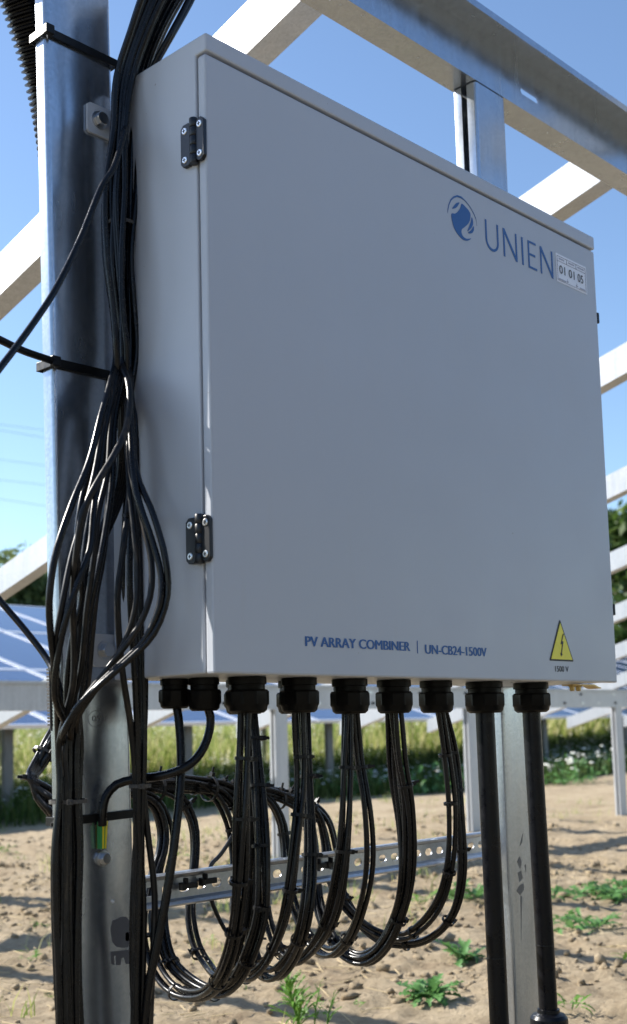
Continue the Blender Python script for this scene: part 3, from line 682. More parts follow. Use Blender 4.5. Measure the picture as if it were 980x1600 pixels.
conduit(.627, .065, .004, 'left of the two black conduits below the cabinet'); conduit(.758, .065, .010, 'right black conduit with its bell coupling showing above the soil')

# ------------------------------------------------------------------ perforated rail between the posts
rail = empty('perforated_rail', (.5, .31, -.28)); tag(rail, 'perforated galvanised rail spanning low behind the cable loops', 'rail')
def perf_rail():
    mb = MB(); x0, x1, y, t = .0, .93, .302, .002; z0, z1 = -.3105, -.2665
    zc = (z0+z1)/2; zt, zb = z1-.010, z0+.010; pitch = .0315; sl, sh = .0095, .0062
    k = 0; x = x0
    N = 24
    while x < x1-.001:
        xe = x+pitch; cx_ = x+pitch/2
        ring = []
        for j in range(N):
            a = 2*math.pi*(j+.5)/N; dx = (sl-sh)*(1 if math.cos(a)>0 else -1); ring.append((cx_+dx+sh*math.cos(a), zc+sh*math.sin(a)))
        out = []
        for j in range(N):
            a = 2*math.pi*(j+.5)/N; c, s = math.cos(a), math.sin(a); hx, hz = pitch/2, (zt-zb)/2
            q_ = min(hx/abs(c) if abs(c)>1e-6 else 9, hz/abs(s) if abs(s)>1e-6 else 9); out.append((cx_+c*q_, zc+s*q_))
        vs = [(p[0],y,p[1]) for p in out]+[(p[0],y,p[1]) for p in ring]+[(p[0],y+t,p[1]) for p in out]+[(p[0],y+t,p[1]) for p in ring]
        fs = []
        for j in range(N):
            j2 = (j+1)%N
            fs += [(j,j2,N+j2,N+j), (2*N+j,3*N+j,3*N+j2,2*N+j2), (N+j,N+j2,3*N+j2,3*N+j)]
        # square corners
        mb.add(vs, fs)
        for sx_, sz_ in ((-1,-1),(1,-1),(1,1),(-1,1)):
            cand = [p for p in out if (p[0]-cx_)*sx_ > 0 and (p[1]-zc)*sz_ > 0]
            e1 = min(cand, key=lambda p: abs(abs(p[0]-cx_)-pitch/2)+abs(p[1]-zc)*-1e-3); e1 = max([p for p in cand if abs(abs(p[0]-cx_)-pitch/2)<1e-6] or cand, key=lambda p: abs(p[1]-zc))
            e2 = max([p for p in cand if abs(abs(p[1]-zc)-(zt-zb)/2)<1e-6] or cand, key=lambda p: abs(p[0]-cx_))
            cr = (cx_+sx_*pitch/2, zc+sz_*(zt-zb)/2)
            mb.add([(e1[0],y,e1[1]),(cr[0],y,cr[1]),(e2[0],y,e2[1])], [(0,1,2)])
        x = xe
    xe = x
    # pressed edges: rolled flange top and bottom, standing towards the viewer
    for s, zz in ((1, zt), (-1, zb)):
        pr_ = [(y+t, zz), (y+t, zz+s*.003), (y-.004, zz+s*.006), (y-.010, zz+s*.0075), (y-.013, zz+s*.0105), (y-.012, zz+s*.0125), (y-.009, zz+s*.0125), (y-.0075, zz+s*.0095), (y-.003, zz+s*.008), (y+t+.0015, zz+s*.0055), (y+t+.0030, zz+s*.003), (y+t+.003, zz)]
        pr_ = [(y, zz), (y, zz+s*.002), (y-.010, zz+s*.005), (y-.012, zz+s*.009), (y-.010, zz+s*.0115), (y+.001, zz+s*.0115), (y+.002, zz+s*.0095), (y-.008, zz+s*.0095), (y-.0095, zz+s*.0085), (y-.008, zz+s*.0065), (y+t, zz+s*.0035), (y+t, zz)]
        mb.prism(pr_, lambda p: (x0,p[0],p[1]), lambda p: (xe,p[0],p[1]))
    return mb
perf_rail().build('rail_profile', Mrail, rail, smooth=40)

# ------------------------------------------------------------------ cables
def cable(pts, r, m, label, group, name='solar_cable', seg=9, step=.010):
    o = MB().tube(pts if len(pts) > 60 else smooth_path(pts, step), r, seg).build(name, m, smooth=180)
    return tag(o, label, 'cable', group)
def strands(path, n, off, r, m, label, group, twist=1.2, a0=0.0, name='solar_cable'):
    P = smooth_path(path, .012); F = frames(P); L = 0; acc = [0]
    for a, b in zip(P, P[1:]): L += (b-a).length; acc.append(L)
    for k in range(n):
        ph = random.uniform(0, 6.28); q = []
        for p, (t, a, b), s in zip(P, F, acc):
            w_ = a0 + 6.283*k/n + twist*s*2 + .35*math.sin(s*9+ph); e = off*(1+.30*math.sin(s*13+ph*2)+.15*math.sin(s*29+ph))
            q.append(p + (a*math.cos(w_)+b*math.sin(w_))*e)
        o = MB().tube(q, r, 8).build(name, m, smooth=180); tag(o, label, 'cable', group)
    return P, F, acc
def tie(p, t, R_, label, group, m=None, width=.0042, headdir=None, tail=.010):
    """a nylon tie round a bundle: band, head and cut tail"""
    m = m or Mtie; t = t.normalized(); a = t.orthogonal().normalized()
    if headdir is not None:
        h = headdir - t*headdir.dot(t); a = h.normalized() if h.length > 1e-4 else a
    b = t.cross(a); vs = []; fs = []; n = 16
    for k in range(n):
        w_ = 2*math.pi*k/n; d = a*math.cos(w_)+b*math.sin(w_)
        for rr, hh in ((R_,-width/2),(R_+.0014,-width/2),(R_+.0014,width/2),(R_,width/2)): vs.append(p+d*rr+t*hh)
    for k in range(n):
        k2 = (k+1)%n
        for j in range(4): j2 = (j+1)%4; fs.append((k*4+j, k*4+j2, k2*4+j2, k2*4+j))
    mb = MB(); mb.add(vs, fs)
    c = p + a*(R_+.0032); hx, hy, hz = a*.0034, b*.0034, t*.0030
    def obox(c, u, v, w_):
        mb.add([c+u*i+v*j+w_*k for k in (-1,1) for j in (-1,1) for i in (-1,1)], [(0,2,3,1),(4,5,7,6),(0,1,5,4),(1,3,7,5),(3,2,6,7),(2,0,4,6)])
    obox(c, hx, hy, hz)
    obox(c+a*(.0034+tail/2), a*(tail/2), b*.0006, t*.0019)
    return tag(mb.build('cable_tie', m), label, 'cable tie', group)

def z7(x, y, Y): return at(200+x/1.815, 1020+y/1.815, Y=Y)
ENDL = [(60,372,.365),(-60,372,.37),(-180,352,.375)]
LOOPS = {
 '3a': (3, [(330,120,.065),(329,300,.065),(320,500,.065),(312,680,.075),(295,820,.10),(262,920,.14),(210,972,.20),(135,962,.27),(82,895,.32),(60,800,.34),(70,650,.35),(98,560,.355),(100,500,.36),(75,430,.36),(10,395,.365),(-120,365,.37)]),
 '3b': ('3b', [(357,120,.115),(366,350,.105),(378,600,.09),(378,750,.09),(350,852,.11),(310,930,.15),(258,964,.20),(190,942,.26),(125,880,.31),(98,790,.335),(92,640,.35),(112,545,.355),(112,490,.36),(80,420,.36),(0,388,.365),(-120,362,.37)]),
 '3c': ('3b', [(345,125,.12),(352,400,.12),(352,650,.12),(340,800,.13),(312,890,.16),(265,925,.21),(225,890,.27),(190,830,.31),(174,740,.335),(184,640,.345),(192,540,.35),(185,480,.355),(150,415,.36),(70,378,.365),(-120,360,.37)]),
 '4a': (4, [(487,120,.065),(491,370,.065),(477,520,.065),(456,700,.075),(430,800,.10),(385,890,.14),(340,920,.19),(318,880,.25),(306,800,.30),(300,690,.33),(302,570,.345),(290,480,.35),(250,405,.355),(170,368,.36),(40,366,.365),(-120,358,.37)]),
 '4b': ('4b', [(505,120,.11),(512,400,.10),(516,600,.09),(502,750,.09),(470,850,.13),(420,910,.18),(372,890,.24),(350,810,.29),(340,690,.325),(338,570,.34),(318,470,.35),(270,400,.355),(180,372,.36),(40,370,.365),(-120,362,.37)]),
 '5a': (5, [(618,120,.065),(622,300,.065),(617,480,.065),(600,640,.075),(575,750,.10),(530,830,.14),(478,872,.19),(428,838,.25),(396,750,.30),(384,640,.33),(378,530,.345),(352,440,.35),(290,388,.355),(180,366,.36),(40,362,.365),(-120,356,.37)]),
 '5b': (5, [(645,120,.09),(656,300,.08),(676,450,.07),(681,600,.075),(665,705,.10),(630,800,.14),(580,852,.19),(528,826,.25),(482,750,.30),(452,640,.33),(445,540,.345),(430,465,.35),(385,402,.355),(270,376,.36),(100,364,.365),(-120,358,.37)]),
 '6a': (6, [(752,120,.065),(771,300,.065),(796,430,.065),(801,600,.075),(781,720,.10),(732,830,.14),(670,872,.19),(600,835,.25),(548,745,.30),(524,630,.33),(519,530,.345),(494,445,.35),(420,402,.355),(280,380,.36),(100,368,.365),(-120,362,.37)]),
 '6b': (6, [(738,125,.09),(752,320,.095),(775,500,.09),(780,640,.09),(758,750,.12),(705,842,.16),(645,862,.21),(582,815,.26),(545,720,.305),(535,620,.33),(528,530,.345),(505,455,.35),(440,412,.355),(300,388,.36),(100,376,.365),(-120,366,.37)]),
 '7a': (7, [(878,125,.065),(900,290,.065),(916,450,.065),(914,600,.075),(890,700,.10),(840,770,.14),(775,805,.19),(690,782,.25),(612,705,.30),(574,620,.33),(562,530,.345),(538,452,.35),(470,408,.355),(320,386,.36),(110,372,.365),(-120,364,.37)]),
 '7b': (7, [(895,125,.085),(922,300,.085),(937,460,.08),(943,630,.085),(920,740,.11),(862,805,.15),(790,826,.20),(705,808,.255),(635,735,.30),(596,650,.33),(584,560,.345),(560,472,.35),(495,418,.355),(330,394,.36),(110,380,.365),(-120,370,.37)]),
}
WORD = {3:'first large gland','3b':'gland behind the first large one',4:'second large gland','4b':'gland behind the second large one',5:'third large gland',6:'fourth large gland',7:'fifth large gland'}
NS = {'3a':4,'3b':4,'3c':3,'4a':3,'4b':4,'5a':4,'5b':3,'6a':4,'6b':3,'7a':3,'7b':3}
SIDE = {'3a':'outer','3b':'only','3c':'inner','4a':'only','4b':'only','5a':'left','5b':'right','6a':'front','6b':'rear','7a':'left','7b':'right'}
TIES = {'3a':(.09,.17,.25,.33,.43,.55,.66,.74), '3b':(.06,.13,.21,.29,.37,.48,.6,.7), '3c':(.55,.68,.8), '4a':(.08,.15,.24,.32,.42,.7,.84), '4b':(.10,.2,.31,.42,.52,.72), '5a':(.09,.2,.31,.44,.68), '5b':(.09,.34,.46,.62,.8), '6a':(.10,.28,.43,.6,.78), '6b':(.55,), '7a':(.07,.14,.22,.33,.46,.6,.76), '7b':(.12,.2,.29,.37,.47,.66,.82)}
for key, (gk_, pts) in LOOPS.items():
    X, Y, r, h = GL[gk_]
    path = [z7(*p) for p in pts]; top = Vector((X+(path[0].x-X)*.6, Y+(path[0].y-Y)*.6, -.030)); path[0] = top
    lab = f'black solar cable in the {SIDE[key]} loop hanging from the {WORD[gk_]}'
    P, F, acc = strands(path, NS[key], .0064 if NS[key] > 3 else .0054, .0037, Mcab, lab, f'cables of the {SIDE[key]} loop at the {WORD[gk_]}', a0=random.uniform(0,6))
    for k, fr_ in enumerate(TIES[key]):
        i = min(len(P)-2, int(fr_*len(P))); hd = Vector((1,-.3,.15)) if random.random() < .75 else Vector((-1,-.5,0))
        tie(P[i], F[i][0], .0104 if NS[key] > 3 else .0092, f'black tie round the {SIDE[key]} loop at the {WORD[gk_]}', f'ties on the {SIDE[key]} loop at the {WORD[gk_]}', headdir=hd, tail=random.uniform(.003,.009))
# ties along the trunk behind the post line
for px, py, yy in ((327,1232,.358),(366,1240,.357),(437,1250,.356),(468,1252,.356),(245,1232,.36)):
    p = at(px, py, Y=yy); tie(p, Vector((1,0,-.12)), .019 if px < 380 else .014, 'black tie round the horizontal cable trunk behind the loops', 'ties on the cable trunk', headdir=Vector((0,-.2,1)), tail=.008, width=.005)
# ties fixing loops to the rail
for k, (px, py) in enumerate(((300,1383),(330,1376),(505,1352),(524,1350))):
    p = at(px, py, Y=.292); mb = MB(); mb.box((p.x-.016,p.y-.003,p.z-.004),(p.x+.010,p.y+.003,p.z+.004)); mb.box((p.x-.021,p.y-.005,p.z-.0055),(p.x-.014,p.y+.005,p.z+.0055)); mb.box((p.x-.0155,p.y-.008,p.z+.003),(p.x-.0125,p.y+.002,p.z+.012))
    tag(mb.build('cable_tie', Mtie, bevel=.0012), ['leftmost black tie end in a hole of the perforated rail','second black tie end from the left in the perforated rail','third black tie end from the left in the perforated rail','rightmost black tie end in a hole of the perforated rail'][k], 'cable tie', 'ties on the perforated rail')
# thin stray lead by the rail
cable([at(*p[:2],Y=p[2]) for p in ((372,1270,.352),(366,1300,.345),(345,1335,.335),(330,1352,.325),(326,1375,.315),(330,1405,.31),(350,1450,.30),(372,1480,.28),(380,1497,.27))], .0032, Mcab, 'thin single black lead dangling in front of the perforated rail', 'stray leads')
# U-turn of the trunk on the left of the near post
for k in range(7):
    jy = .016*math.sin(k*2.1)
    cable([at(150,1096+k*4,Y=.33+jy), at(100,1118+k*5,Y=.325), at(76,1148+k*6,Y=.32+jy), at(58+k*.8,1183+k*3.5,Y=.315), at(45+k*1.3,1209+k*1.2,Y=.305), at(46+k,1216+k*1.6,Y=.295), at(58,1222+k*4.2,Y=.29), at(76,1231+k*6.5,Y=.29+jy), at(104,1252+k*10,Y=.295-jy), at(150,1268+k*7,Y=.30)], .0042, Mcabd if k%3==1 else Mcab,
        'black cable folded back in a bend left of the near post', 'cables folded back left of the near post')
tie(at(49,1215,Y=.30), Vector((.1,.2,1)), .008, 'tie at the tip of the cable bend left of the near post', 'ties on the cable bend', headdir=Vector((-1,0,0)), tail=.006)
tie(at(70,1178,Y=.318), Vector((-.7,.0,-1)), .016, 'tie on the upper arm of the cable bend left of the near post', 'ties on the cable bend', headdir=Vector((0,-1,.3)), tail=.006)
# single cable from the small gland, earth cable from the other
cable([Vector((.052,.135,-.025)), at(279,1120,Y=.13), at(283,1200,Y=.12), at(276,1290,Y=.115), at(262,1390,Y=.12), at(247,1470,Y=.13), at(232,1545,Y=.14), at(222,1640,Y=.15), Vector((-.03,.155,G+.01))], .0056, Mcab, 'single thick black cable dropping from the small left gland', 'cables of the small glands')
ec = empty('earth_cable', (-.02, .19, -.2)); tag(ec, 'black sheathed earth cable bending onto the near post with green yellow end', 'cable')
MB().tube(smooth_path([Vector((.071,.100,-.028)), at(329,1120,Y=.10), at(322,1160,Y=.10), at(300,1192,Y=.105), at(262,1210,Y=.125), at(210,1218,Y=.165), at(182,1226,Y=.182), at(165,1246,Y=.188), at(160,1278,Y=.190), at(160,1290,Y=.191)], .008), .0056, 10).build('sheath', Mcab, ec, smooth=180)
ea, eb_ = at(161,1283,Y=.1915), at(160,1326,Y=.193)
for x0_, x1_, m_, nm in ((-.0062,-.0030,Mearthg,'green_stripe'),(-.0030,.0004,Mearth,'yellow_stripe'),(.0004,.0020,Mearthg,'green_stripe'),(.0020,.0058,Mearth,'yellow_stripe')):
    MB().prism([(x0_,0),(x1_,0),(x1_,1),(x0_,1)], lambda p: ea.lerp(eb_,p[1])+Vector((p[0]*(1-.25*p[1]),-.0030+14*p[0]*p[0],0)), lambda p: ea.lerp(eb_,p[1])+Vector((p[0]*(1-.25*p[1]),.004,0))).build(nm, m_, ec)
bp = at(160,1341,Y=PF)
MB().lathe((bp.x,PF-.0004,bp.z), [(.0098,0),(.0098,-.0025),(.0075,-.0027),(.0075,-.0085),(.006,-.0095)], 24, 'y', {2:6,3:6}).build('lug_bolt', Mbolt, ec, smooth=30)

# big bundle coming down the front of the near post
def prof_at(tab, y):
    for (y0,a0,b0),(y1,a1,b1) in zip(tab, tab[1:]):
        if y <= y1: t = (y-y0)/(y1-y0); return a0+(a1-a0)*t, b0+(b1-b0)*t
    return tab[-1][1:]
UPPER = [(-70,292,34),(-25,262,35),(50,228,27),(120,205,25),(200,196,24),(300,189,25),(400,188,23),(480,192,21),(545,196,17)]
def upper(u, w_, ys=(-70,-25,50,120,200,300,400,480,545)):
    out = []
    for y in ys:
        c, h = prof_at(UPPER, y); j = 0 if y < 150 else 3.2*math.sin(y*.021+u*9)
        Yd = .156 + .016*w_ - (0 if y > 110 else (110-y)*.00035)
        out.append(at(c+u*h*.92+j, y, Y=Yd))
    return out
def lower_left(u, w_, ys=(1160,1235,1330,1430,1530,1640)):
    tab = [(1100,107,19),(1160,107,18),(1235,107,15),(1330,106,20),(1430,106,19),(1530,107,18),(1640,108,18)]
    return [at(prof_at(tab,y)[0]+u*prof_at(tab,y)[1]+2*math.sin(y*.012+u*6), y, Y=.160+.018*w_) for y in ys] + [Vector((-.12+u*.02,.165+.02*w_,G+.01))]
MIDL = [  # left strand: (px, py, Y) between the bundle and the lower left bundle
 [(172,600,.12),(158,650,.10),(140,720,.09),(110,795,.08),(86,870,.08),(77,940,.085),(80,1000,.10),(88,1060,.12)],
 [(176,600,.12),(164,650,.11),(148,740,.10),(131,805,.09),(112,870,.09),(98,940,.09),(88,1000,.10),(84,1060,.12)],
 [(201,600,.10),(203,625,.09),(196,672,.075),(178,712,.065),(150,758,.065),(130,800,.07),(119,870,.08),(114,940,.10),(116,1010,.12),(114,1070,.13)],
 [(180,600,.12),(168,650,.11),(155,740,.10),(146,800,.09),(140,860,.08),(124,905,.08),(105,960,.085),(90,1030,.10),(86,1090,.12)],
 [(184,600,.13),(174,660,.12),(168,740,.11),(154,800,.10),(147,870,.10),(136,950,.11),(126,1050,.13)],
 [(188,600,.13),(179,660,.12),(175,760,.11),(165,830,.11),(152,900,.11),(140,960,.12),(132,1040,.14)],
 [(182,600,.14),(176,700,.13),(161,870,.13),(150,930,.13),(143,1000,.14),(134,1080,.15)],
 [(178,610,.145),(160,720,.14),(138,820,.14),(128,900,.14),(124,980,.15),(120,1070,.155)],
 [(170,610,.13),(150,700,.12),(126,790,.11),(120,860,.11),(128,930,.12),(112,1000,.13),(104,1080,.14)],
]
LL = ['outermost cable of the left strand, bulging over the near post left edge','second cable of the left strand bulging over the near post','sunlit S shaped cable crossing the left strand','cable of the left strand crossing behind the S shaped one']
for k, mid in enumerate(MIDL):
    u = -1+1.25*k/(len(MIDL)-1); w_ = random.uniform(-1,1)
    path = upper(u, w_) + [at(*p[:2],Y=p[2]) for p in mid] + lower_left(-1+2*((k*5)%9)/8, random.uniform(-1,1))
    cable(path, random.uniform(.0036,.0043), Mcabd if k in (1,2,4,6) else Mcab, LL[k] if k < 4 else 'black cable in the middle of the left strand on the near post', 'cables of the left strand on the near post', step=.012)
MIDR = [
 [(205,650,.10),(214,740,.07),(240,805,.04),(259,875,.025),(262,930,.025),(241,990,.035),(203,1030,.055),(166,1062,.075),(130,1097,.10),(105,1132,.12)],
 [(203,650,.10),(214,770,.06),(238,845,.04),(252,900,.03),(249,948,.03),(226,1000,.045),(190,1036,.065),(152,1072,.085),(116,1112,.11),(98,1150,.13)],
 [(200,650,.11),(206,740,.08),(225,820,.06),(237,880,.05),(235,932,.05),(215,982,.06),(186,1022,.075),(160,1056,.09),(126,1102,.115),(110,1140,.13)],
 [(198,640,.11),(201,740,.09),(210,830,.075),(215,900,.07),(212,950,.07),(200,992,.08),(180,1032,.09),(150,1077,.11),(122,1120,.13)],
]
LR = ['outermost cable of the right strand, swinging furthest over the cabinet flank','second outermost cable swinging over the cabinet flank','third cable swinging over the cabinet flank','innermost cable of the right strand swinging back across the post']
for k, mid in enumerate(MIDR):
    path = upper(.35+.18*k, random.uniform(-1,1)) + [at(*p[:2],Y=p[2]) for p in mid] + lower_left(-.9+.55*k, -.9+.2*k)
    cable(path, .0039, Mcabd if k > 1 else Mcab, LR[k], 'cables of the right strand on the near post', step=.012)
STR = [
 [(205,650,.13),(203,760,.12),(192,865,.11),(184,930,.11),(186,990,.115),(193,1060,.125),(204,1130,.135),(211,1200,.14),(213,1300,.145),(211,1450,.15),(208,1640,.155)],
 [(207,650,.13),(206,780,.125),(203,880,.12),(204,940,.12),(208,1010,.125),(213,1100,.13),(216,1200,.135),(217,1300,.14),(224,1400,.145),(221,1640,.15)],
 [(212,650,.145),(213,760,.14),(218,880,.135),(221,1000,.135),(225,1100,.135),(225,1200,.135),(221,1300,.14),(216,1450,.145),(212,1640,.15)],
 [(209,650,.15),(211,760,.145),(214,880,.14),(216,1000,.14),(219,1100,.14),(221,1200,.14),(231,1300,.14),(242,1400,.14),(239,1500,.14),(234,1640,.145)],
 [(211,640,.15),(212,760,.15),(222,900,.15),(226,1000,.15),(227,1100,.15),(222,1200,.145),(214,1300,.15),(207,1450,.155),(213,1640,.16)],
]
LS = ['straight cable hugging the near post right edge, nearest the bolt','straight cable on the near post right edge bowing out low down','straight cable beside the cabinet left rear edge','straight cable on the near post right edge with the widest low bow','rearmost straight cable on the near post right edge']
for k, mid in enumerate(STR):
    path = upper(.45+.13*k, .3+.2*k, (-70,-25,50,120,200,300,400,480,560)) + [at(*p[:2],Y=p[2]) for p in mid] + [Vector((-.01+.015*k,.17,G+.01))]
    cable(path, .0041, Mcabd if k in (0,3) else Mcab, LS[k], 'straight cables on the near post right edge', step=.014)
# thick dusty cable on the cabinet side of the bundle and extra fill strands in the upper bundle
cable(upper(1.08, .8) + [at(212,640,Y=.16), at(214,760,Y=.165), at(216,900,Y=.165), at(218,1040,Y=.165), at(222,1160,Y=.16), at(219,1300,Y=.16), at(214,1640,Y=.17)], .0052, Mcabd, 'thick dusty brown cable along the cabinet side of the upper bundle', 'upper bundle cables')
for k in range(8):
    u = -.95+1.9*k/7
    cable(upper(u, -1.5+1.6*((k*3)%4)/3) + [at(196+u*9,620,Y=.145), at(196+u*14,760,Y=.165), at(190+u*26 if u > 0 else 142+u*14,900,Y=.172), at(206+u*8 if u > 0 else 128+u*14,1020,Y=.170)] + (lower_left(-.8+.2*k,.6) if u < 0 else [at(215+u*8,1120,Y=.16), at(215+u*7,1250,Y=.155), at(214+u*8,1400,Y=.16), at(214+u*8,1640,Y=.17), Vector((.0,.18,G+.01))]), .0040, Mcab,
          'black cable packed inside the bundle in front of the near post', 'filler cables of the bundle on the near post', step=.014)
# the pair that stands off the top of the bundle
for k in range(2):
    cable([at(322+k*8,-70,Y=.09), at(297+k*5,-5,Y=.095), at(262+k*3,62,Y=.105), at(236+k,112,Y=.13), at(216,165,Y=.15), at(206,260,Y=.155), at(202,420,Y=.15), at(206,560,Y=.15), at(210,760,Y=.16)], .0042, Mcab, 'black cable standing clear of the bundle at the cabinet top corner', 'pair of cables clear of the bundle top')
# leads running off to the left
cable([at(196,200,Y=.12), at(178,262,Y=.105), at(160,290,Y=.10), at(125,375,Y=.09), at(85,455,Y=.08), at(45,515,Y=.07), at(0,575,Y=.06), at(-60,650,Y=.05)], .0040, Mcab, 'thin black lead slanting from the bundle down to the left edge', 'leads leaving to the left')
cable([at(-60,862,Y=.30), at(0,938,Y=.27), at(40,985,Y=.24), at(74,1030,Y=.21), at(90,1065,Y=.18), at(100,1120,Y=.16), at(106,1200,Y=.15)], .0043, Mcab, 'black lead entering low from the left edge to the lower bundle', 'leads leaving to the left')
# dusty binding ties on the near bundles
for px, py, yy, rr, lab in ((189,352,.156,.0185,'dusty tie round the upper bundle on the near post'),(107,1252,.160,.0215,'dusty grey tie round the lower left bundle'),(219,1228,.140,.0125,'dusty tie round the straight cables at the near post right edge'),(200,806,.118,.0060,'small black tie stub on a cable beside the cabinet flank')):
    tie(at(px,py,Y=yy), Vector((0,0,1)), rr, lab, None, m=Mtiegrey if rr > .01 else Mtie, headdir=Vector((-.6,-1,0)), tail=.005, width=.0045)
# wide black straps round the post
def strap(zl, zr, label, x0=-.0995, x1=.0155, hgt=.0115, head=None, tail=None):
    x0 += LEAN(zl); x1 += LEAN(zl); head = head+LEAN(zl) if head is not None else None
    y0, y1 = PF-.0035, PF+.028; mb = MB(); t = .0016
    zf = lambda x: zl+(zr-zl)*(x-x0)/(x1-x0)
    ring = [(x0,y0),(x1,y0),(x1,y1),(x0,y1)]; vs = []
    for x, y in ring:
        sx_ = -t if x == x0 else t; sy_ = -t if y == y0 else t
        for X_, Y_ in ((x,y),(x+sx_,y+sy_)):
            for dz in (-hgt/2, hgt/2): vs.append((X_,Y_,zf(x)+dz))
    fs = []
    for k in range(4):
        a, b = k*4, ((k+1)%4)*4
        fs += [(a+2,b+2,b+3,a+3),(a,a+1,b+1,b),(a+1,a+3,b+3,b+1),(a,b,b+2,a+2)]
    mb.add(vs, fs)
    s = empty('post_strap', (x0, y0, zl)); tag(s, label, 'strap', 'wide black straps round the near post')
    mb.build('band', Mtie, s, bevel=.0005)
    if head is not None: MB().box((head-.008,y0-.0085,zf(head)-.0068),(head+.005,y0-.0005,zf(head)+.0068)).build('head', Mtie, s, bevel=.0015)
    if tail: MB().tube(smooth_path([Vector((head-.006,y0-.004,zf(head)))]+[Vector(p) for p in tail], .01), [.0052]*0 or .0050, 8).build('tail', Mtie, s, smooth=180)
strap(.846,.845,'wide black strap round the near post top holding the corrugated conduit', head=-.094)
strap(.402,.403,'black strap round the near post with its tail pointing left', head=-.096, tail=[at(36,548,Y=.185), at(0,531,Y=.175), at(-50,508,Y=.16)])
strap(-.1735,-.1700,'low black strap round the near post above the earth bolt', hgt=.0105)
tie(Vector((-.076,PF+.004,-.176)), Vector((0,0,1)), .006, 'small grey tie head on the near post left edge beside the low strap', None, m=Mtiegrey, width=.009, headdir=Vector((-1,-.3,0)), tail=.004)
# serrated hanging tie tail at the left edge of the post
mb = MB()
for k in range(17):
    p = at(77.5+k*.12, 1046+k*5.4, Y=.215); mb.box((p.x-.0028,p.y-.003,p.z-.0016),(p.x+.0016,p.y+.003,p.z+.0012))
a_, b_2 = at(78.5,1040,Y=.215), at(80.5,1142,Y=.215); mb.tube([a_, b_2], .0018, 6)
tag(mb.build('serrated_strip', Mtiegrey), 'serrated grey strip hanging along the near post left edge', 'strip')
# corrugated conduit behind the post at the top left
def corrugated():
    P = smooth_path([at(-60,-190,Y=.26), at(-10,-95,Y=.27), at(28,-20,Y=.275), at(56,60,Y=.285), at(80,150,Y=.30), at(98,260,Y=.31), at(108,400,Y=.31), at(112,560,Y=.31)], .0022)
    mb = MB(); r = [.0300 + .0028*(1 if (k//2)%2 else -1) for k in range(len(P))]
    return mb.tube(P, r, 22)
tag(corrugated().build('corrugated_conduit', Mcond, smooth=50), 'black corrugated conduit slanting down behind the near post top', 'conduit')
# pencilled ring on the near post
ring_c = at(150,1123,Y=PF); ringv = [(ring_c.x+.0125*math.cos(k*.2618), ring_c.z+.0105*math.sin(k*.2618)) for k in range(24)]; ringi = [(ring_c.x+.0120*math.cos(k*.2618), ring_c.z+.0100*math.sin(k*.2618)) for k in range(24)]
mb = MB(); mb.add([(p[0],PF-.0004,p[1]) for p in ringv]+[(p[0],PF-.0004,p[1]) for p in ringi], [(k,(k+1)%24,24+(k+1)%24,24+k) for k in range(24)]); mb.build('pencil_ring', Mresid, lp)
text('pencil_number', '05', ring_c.x-.006, ring_c.z-.0035, .0075, .0125, Mresid, lp, y=PF-.0004)

# ------------------------------------------------------------------ weeds on the bare soil
Mweed = islandmat('weed leaf', [(0,(.06,.16,.04)),(.5,(.10,.23,.065)),(1,(.17,.32,.12))], .45, .3)
Mweed2 = islandmat('young weed leaf', [(0,(.08,.20,.025)),(1,(.15,.30,.05))], .5, .3)
def leaf_mesh(name, L, W, lobes, curl, m, seed):
    """a toothed leaf, thick midrib, bent along its length"""
    r_ = random.Random(seed); n = 12; mb = MB(); vs = []; fs = []
    for k in range(n+1):
        t = k/n; wd = W*math.sin(math.pi*min(1,(t*.92+.06)))**.8*(.35+.65*t**.5)
        if lobes and 0 < k < n: wd *= (1.0 if k%2 else .40)*r_.uniform(.65,1.25)
        x = L*(t*math.cos(curl*t*.6)); z = L*(.42*t - curl*.55*t*t); wob = r_.uniform(-.06,.06)*L
        vs += [(x, -wd, z+abs(wd)*.35+wob*.4), (x, 0, z), (x, wd, z+abs(wd)*.35-wob*.4)]
    for k in range(n):
        a = k*3; fs += [(a,a+1,a+4,a+3),(a+1,a+2,a+5,a+4)]
    mb.add(vs, fs); me = mb.mesh(name, 180); me.materials.append(m); return me
LM = [leaf_mesh('leaf', 1, .24, True, c, Mweed, s) for s, c in ((1,.5),(2,.8),(3,1.1),(4,.3))]
LN = [leaf_mesh('leaf', 1, .045, False, c, Mweed2, s) for s, c in ((5,.7),(6,1.1),(7,.4))]
LY2 = [leaf_mesh('leaf', 1, .13, True, c, Mweed2, s) for s, c in ((8,.5),(9,.9))]
def weed(px, py, size, nl, label, meshes, cat='weed', flatten=1.0, spread=0.0):
    b = at(px, py, Z=G); z = gz(b.x, b.y); t = empty('weed', (b.x, b.y, z)); tag(t, label, cat, 'weeds on the bare soil')
    for k in range(nl):
        o = link('leaf', random.choice(meshes)); o.parent = t
        a = 2.4*k+random.uniform(-.4,.4); s = size*random.uniform(.45,1.0); el = random.uniform(-.55,.35)*flatten
        o.location = (random.uniform(-spread,spread), random.uniform(-spread,spread), .004+random.uniform(0,.02))
        o.rotation_euler = (random.uniform(-.5,.5), el, a); o.scale = (s, s*random.uniform(.8,1.3), s)
